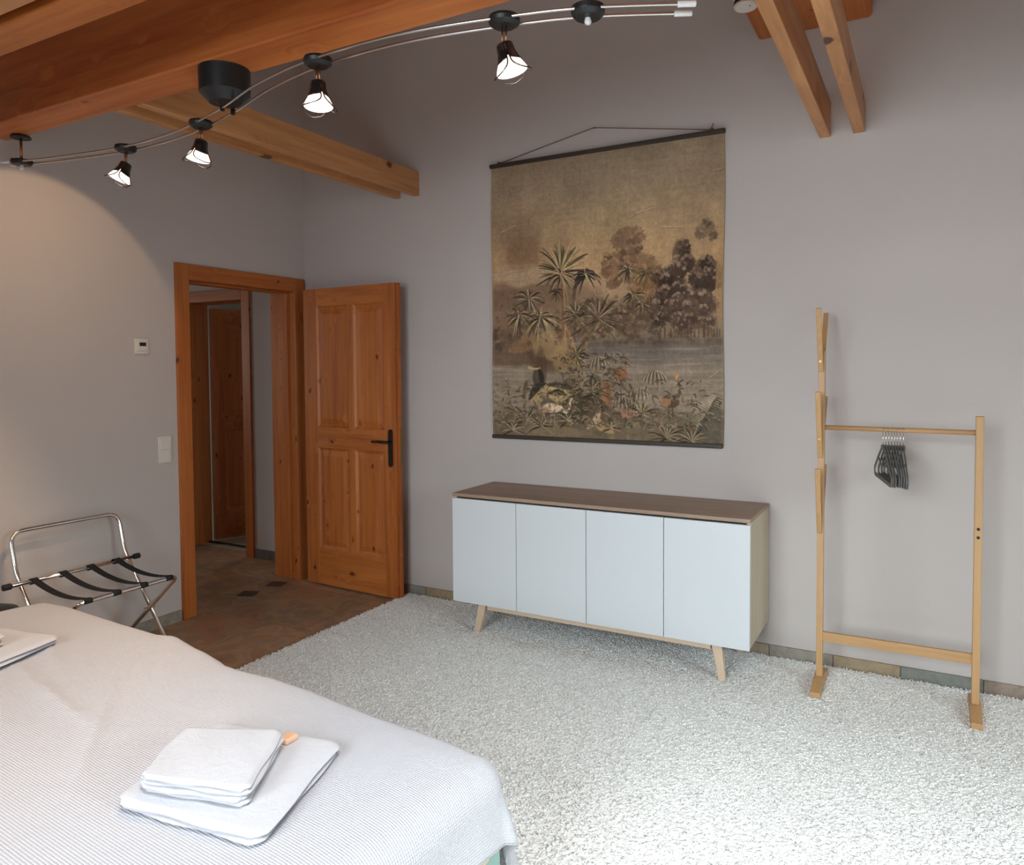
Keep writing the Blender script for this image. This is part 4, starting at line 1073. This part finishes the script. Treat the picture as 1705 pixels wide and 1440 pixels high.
def spread(u, v):
    s = s0c + (s1c - s0c) * u; d = d0c + (d1c - d0c) * v
    ds = max(0, s - BL); dd = max(0, -d)
    sc = min(s, BL); dc = max(d, 0)
    dist = math.hypot(ds, dd)
    z = BZ + .006 + wrinkle(sc, dc)
    fe = far_edge(sc) * max(0, 1 - dc / .35) ** 1.5
    # soft mattress edge
    e1 = BL - sc; z -= .010 * math.exp(-e1 / .05) + .006 * math.exp(-dc / .05)
    px, pd = sc, dc - fe
    if dist > 0:
        ax, ad = ds / dist, dd / dist
        r = .055 + .03 * max(0, 1 - dd / .3) * (ds > 0); th_ = min(dist / r, PI / 2 * .93)
        out = r * math.sin(th_); dn = r * (1 - math.cos(th_))
        rest = max(0, dist - r * PI / 2 * .93)
        corner = (2 * ax * ad)
        fold = .012 * math.sin(s * 17 + d * 3) * ad * min(1, rest / .15) + .010 * math.sin(d * 15 + 1.0) * ax * min(1, rest / .12)
        slope = .08 + .16 * corner + .05 * ad
        out += rest * slope + fold + .035 * corner * math.sin(math.atan2(ad, ax) * 6) * min(1, rest / .12)
        dn += rest * math.sqrt(max(0, 1 - slope ** 2))
        px += ax * out; pd -= ad * out; z -= dn
    z = max(z, .035)
    p = W2(px, pd, z)
    return (p.x, p.y, p.z)
m_ = MB().grid(spread, nu, nv)
bsp = build('bedspread', m_, M_['waffle'], None, smooth=True, origin=tuple(W2(BL / 2, BW / 2, BZ)))
tag(bsp, 'white waffle-weave bedspread draped over the bed', 'bedspread')
uvl = bsp.data.uv_layers.new(name='UVMap')
uv = np.zeros((len(bsp.data.loops), 2), np.float32); li = np.empty(len(bsp.data.loops), np.int32); bsp.data.loops.foreach_get('vertex_index', li)
iu = li % (nu + 1); iv = li // (nu + 1)
uv[:, 0] = s0c + (s1c - s0c) * iu / nu; uv[:, 1] = d0c + (d1c - d0c) * iv / nv
uvl.data.foreach_set('uv', uv.ravel())
so = bsp.modifiers.new('solid', 'SOLIDIFY'); so.thickness = .003; so.offset = 1

# ------------------------------------------------------------------ towels
def towel(name, label, quad, zb, layers, th_, seed, group=None, sag=.0):
    """folded towel: stacked rounded layers over a quadrilateral (corners in order: front-left, front-right, back-right, back-left)"""
    q = [Vector((x, y)) for x, y in quad]; r = random.Random(seed); mb = MB()
    cx_ = sum(p.x for p in q) / 4; cy_ = sum(p.y for p in q) / 4
    nU, nV = 34, 34
    z = zb
    for k in range(layers):
        j = [(r.uniform(-.006, .006), r.uniform(-.006, .006)) for _ in range(4)]
        qq = [Vector((p.x + a, p.y + b)) for p, (a, b) in zip(q, j)]
        lt_ = th_ / layers
        ph = [r.uniform(0, 6.28) for _ in range(6)]
        def pos(u, v, side):
            # rounded outline
            def sq(t): t = 2 * t - 1; return .5 + .5 * (abs(t) ** .9) * (1 if t >= 0 else -1)
            p = qq[0].lerp(qq[1], u).lerp(qq[3].lerp(qq[2], u), v)
            eu = min(u, 1 - u); ev = min(v, 1 - v)
            e = min(1, min(eu, ev) / .045); rnd = math.sqrt(max(0, 1 - (1 - e) ** 2))
            zc = z + lt_ / 2
            wob = (.0016 * math.sin(5 * u + ph[0]) * math.sin(4 * v + ph[1]) + .0005 * math.sin(15 * u + 7 * v + ph[2])) * (1 if k else .4)
            puff = .25 * lt_ * math.sin(PI * u) * math.sin(PI * v)
            edge_w = .003 * math.sin(12 * u + ph[3] + 8 * v)
            n_ = (p - Vector((cx_, cy_))); 
            if n_.length > 0: n_.normalize()
            p = p + n_ * (edge_w * (1 - e) - .0 )
            # pull in the corners so they read rounded
            cr_ = max(0, 1 - math.hypot(eu, ev) / .07); p = p - n_ * .018 * cr_
            return (p.x, p.y, zc + side * (lt_ / 2 * rnd + puff * (k == layers - 1) * (side > 0)) + (wob if side > 0 or k > 0 else 0) * rnd)
        mb.grid(lambda u, v: pos(u, v, 1), nU, nV)
        b0 = len(mb.f)
        mb.grid(lambda u, v: pos(u, v, -1), nU, nV)
        for fi in range(b0, len(mb.f)): mb.f[fi] = tuple(reversed(mb.f[fi]))
        z += lt_ * .96
    o = build(name, mb, M_['terry'], None, smooth=True, origin=(cx_, cy_, zb))
    return tag(o, label, 'towel', group)
TZ = BZ + .009
towel('bath_towel', 'large folded white bath towel lying flat under the smaller towel', [(-1.497, .945), (-1.115, .992), (-1.235, 1.365), (-1.60, 1.30)], TZ, 2, .024, 3)
towel('hand_towel', 'smaller folded white towel stacked on the large bath towel', [(-1.462, .975), (-1.205, 1.045), (-1.335, 1.275), (-1.555, 1.165)], TZ + .026, 4, .044, 8)
towel('bath_towel', 'flat folded white towel on the bed near the luggage rack', [(-2.86, 1.02), (-2.47, 1.08), (-2.565, 1.462), (-2.93, 1.38)], TZ + .005, 2, .026, 14)
towel('hand_towel', 'small white towel cut by the photo border, on the far folded towel', [(-2.82, 1.05), (-2.555, 1.12), (-2.63, 1.31), (-2.88, 1.25)], TZ + .033, 3, .038, 19)
tag(build('soap_bar', MB().box(-1.362, -1.332, 1.275, 1.315, TZ + .026, TZ + .040), M_['soap'], None, bevel=.004, origin=(-1.345, 1.295, TZ + .026)), 'tiny peach coloured soap packet beside the stacked towel', 'soap')

# ------------------------------------------------------------------ rug
rx0, rx1_, ryn, ryf = -2.845, 1.5, -1.2, 3.778
rug = thing('shag_rug', ((rx0 + rx1_) / 2, (ryn + ryf) / 2, 0), 'large ivory shag pile rug covering the stone floor', 'rug')
build('rug_backing', MB().box(rx0 + .01, rx1_ - .01, ryn, ryf - .01, .0005, .0155), M_['rugbase'], rug)
rng = np.random.default_rng(2)
def inside_bed(x, y):
    s = (x - BA.x) * u2.x + (y - BA.y) * u2.y; d = -((x - BA.x) * n2_.x + (y - BA.y) * n2_.y)
    return (s > -.3) & (s < BL - .05) & (d > .12) & (d < 3)
sp_ = .0078
gx_ = np.arange(rx0, rx1_, sp_); gy_ = np.arange(.35, ryf, sp_)
XX, YY = np.meshgrid(gx_, gy_); px = XX.ravel() + rng.uniform(-.5, .5, XX.size) * sp_; py = YY.ravel() + rng.uniform(-.5, .5, XX.size) * sp_
# keep only the part of the pile that can be seen from around the camera
keep = ~inside_bed(px, py) & (py > -.6 + .0 * px) & (px > -2.9) & (px < .62 + .25 * (py)) & (py > .75 - .9 * np.clip(px + .9, 0, 3) )
px, py = px[keep], py[keep]; n = len(px)
h = rng.uniform(.0105, .0165, n); la = rng.uniform(0, 2 * PI, n); ll = rng.uniform(.006, .018, n)
wd = rng.uniform(.0026, .0042, n); ra = rng.uniform(0, 2 * PI, n)
lvl = [(0, 0, 1.0), (.78, .35, 1.1), (1.0, 1.0, .6)]
V = np.empty((n, 9, 3), np.float32)
for li_, (tz_, tl, tw) in enumerate(lvl):
    for k in range(3):
        a = ra + k * 2 * PI / 3
        V[:, li_ * 3 + k, 0] = px + np.cos(la) * ll * tl + np.cos(a) * wd * tw
        V[:, li_ * 3 + k, 1] = py + np.sin(la) * ll * tl + np.sin(a) * wd * tw
        V[:, li_ * 3 + k, 2] = .006 + h * (tz_ if li_ < 2 else 1.0) - (.002 * (ll / .013) if li_ == 2 else 0)
fq = []
for l in range(2):
    for k in range(3): fq.append((l * 3 + k, l * 3 + (k + 1) % 3, l * 3 + 3 + (k + 1) % 3, l * 3 + 3 + k))
fq = np.array(fq); ft = np.array([6, 7, 8])
base = (np.arange(n) * 9)[:, None, None]
Q = (fq[None] + base).reshape(-1); T3 = (ft[None] + (np.arange(n) * 9)[:, None]).reshape(-1)
me = bpy.data.meshes.new('pile'); me.vertices.add(n * 9)
me.vertices.foreach_set('co', (V.reshape(-1, 3) - np.array(rug.location, np.float32)).ravel())
me.loops.add(len(Q) + len(T3)); me.loops.foreach_set('vertex_index', np.concatenate([Q, T3]).astype(np.int32))
ls_ = np.concatenate([np.arange(0, len(Q), 4), len(Q) + np.arange(0, len(T3), 3)]).astype(np.int32)
me.polygons.add(len(ls_)); me.polygons.foreach_set('loop_start', ls_); me.polygons.foreach_set('use_smooth', np.ones(len(ls_), bool))
me.update(calc_edges=True)
tone = (rng.uniform(.93, 1.03, n)[:, None] * np.array([.955, .95, .915])[None]).astype(np.float32)
set_tone(me, np.repeat(tone, 9, 0))
me.materials.append(M_['pile'])
o = bpy.data.objects.new('pile', me); col.objects.link(o); o.parent = rug; o['kind'] = 'stuff'
print('tufts', n)
for ob in scene.objects:
    if '_local' in ob: del ob['_local']
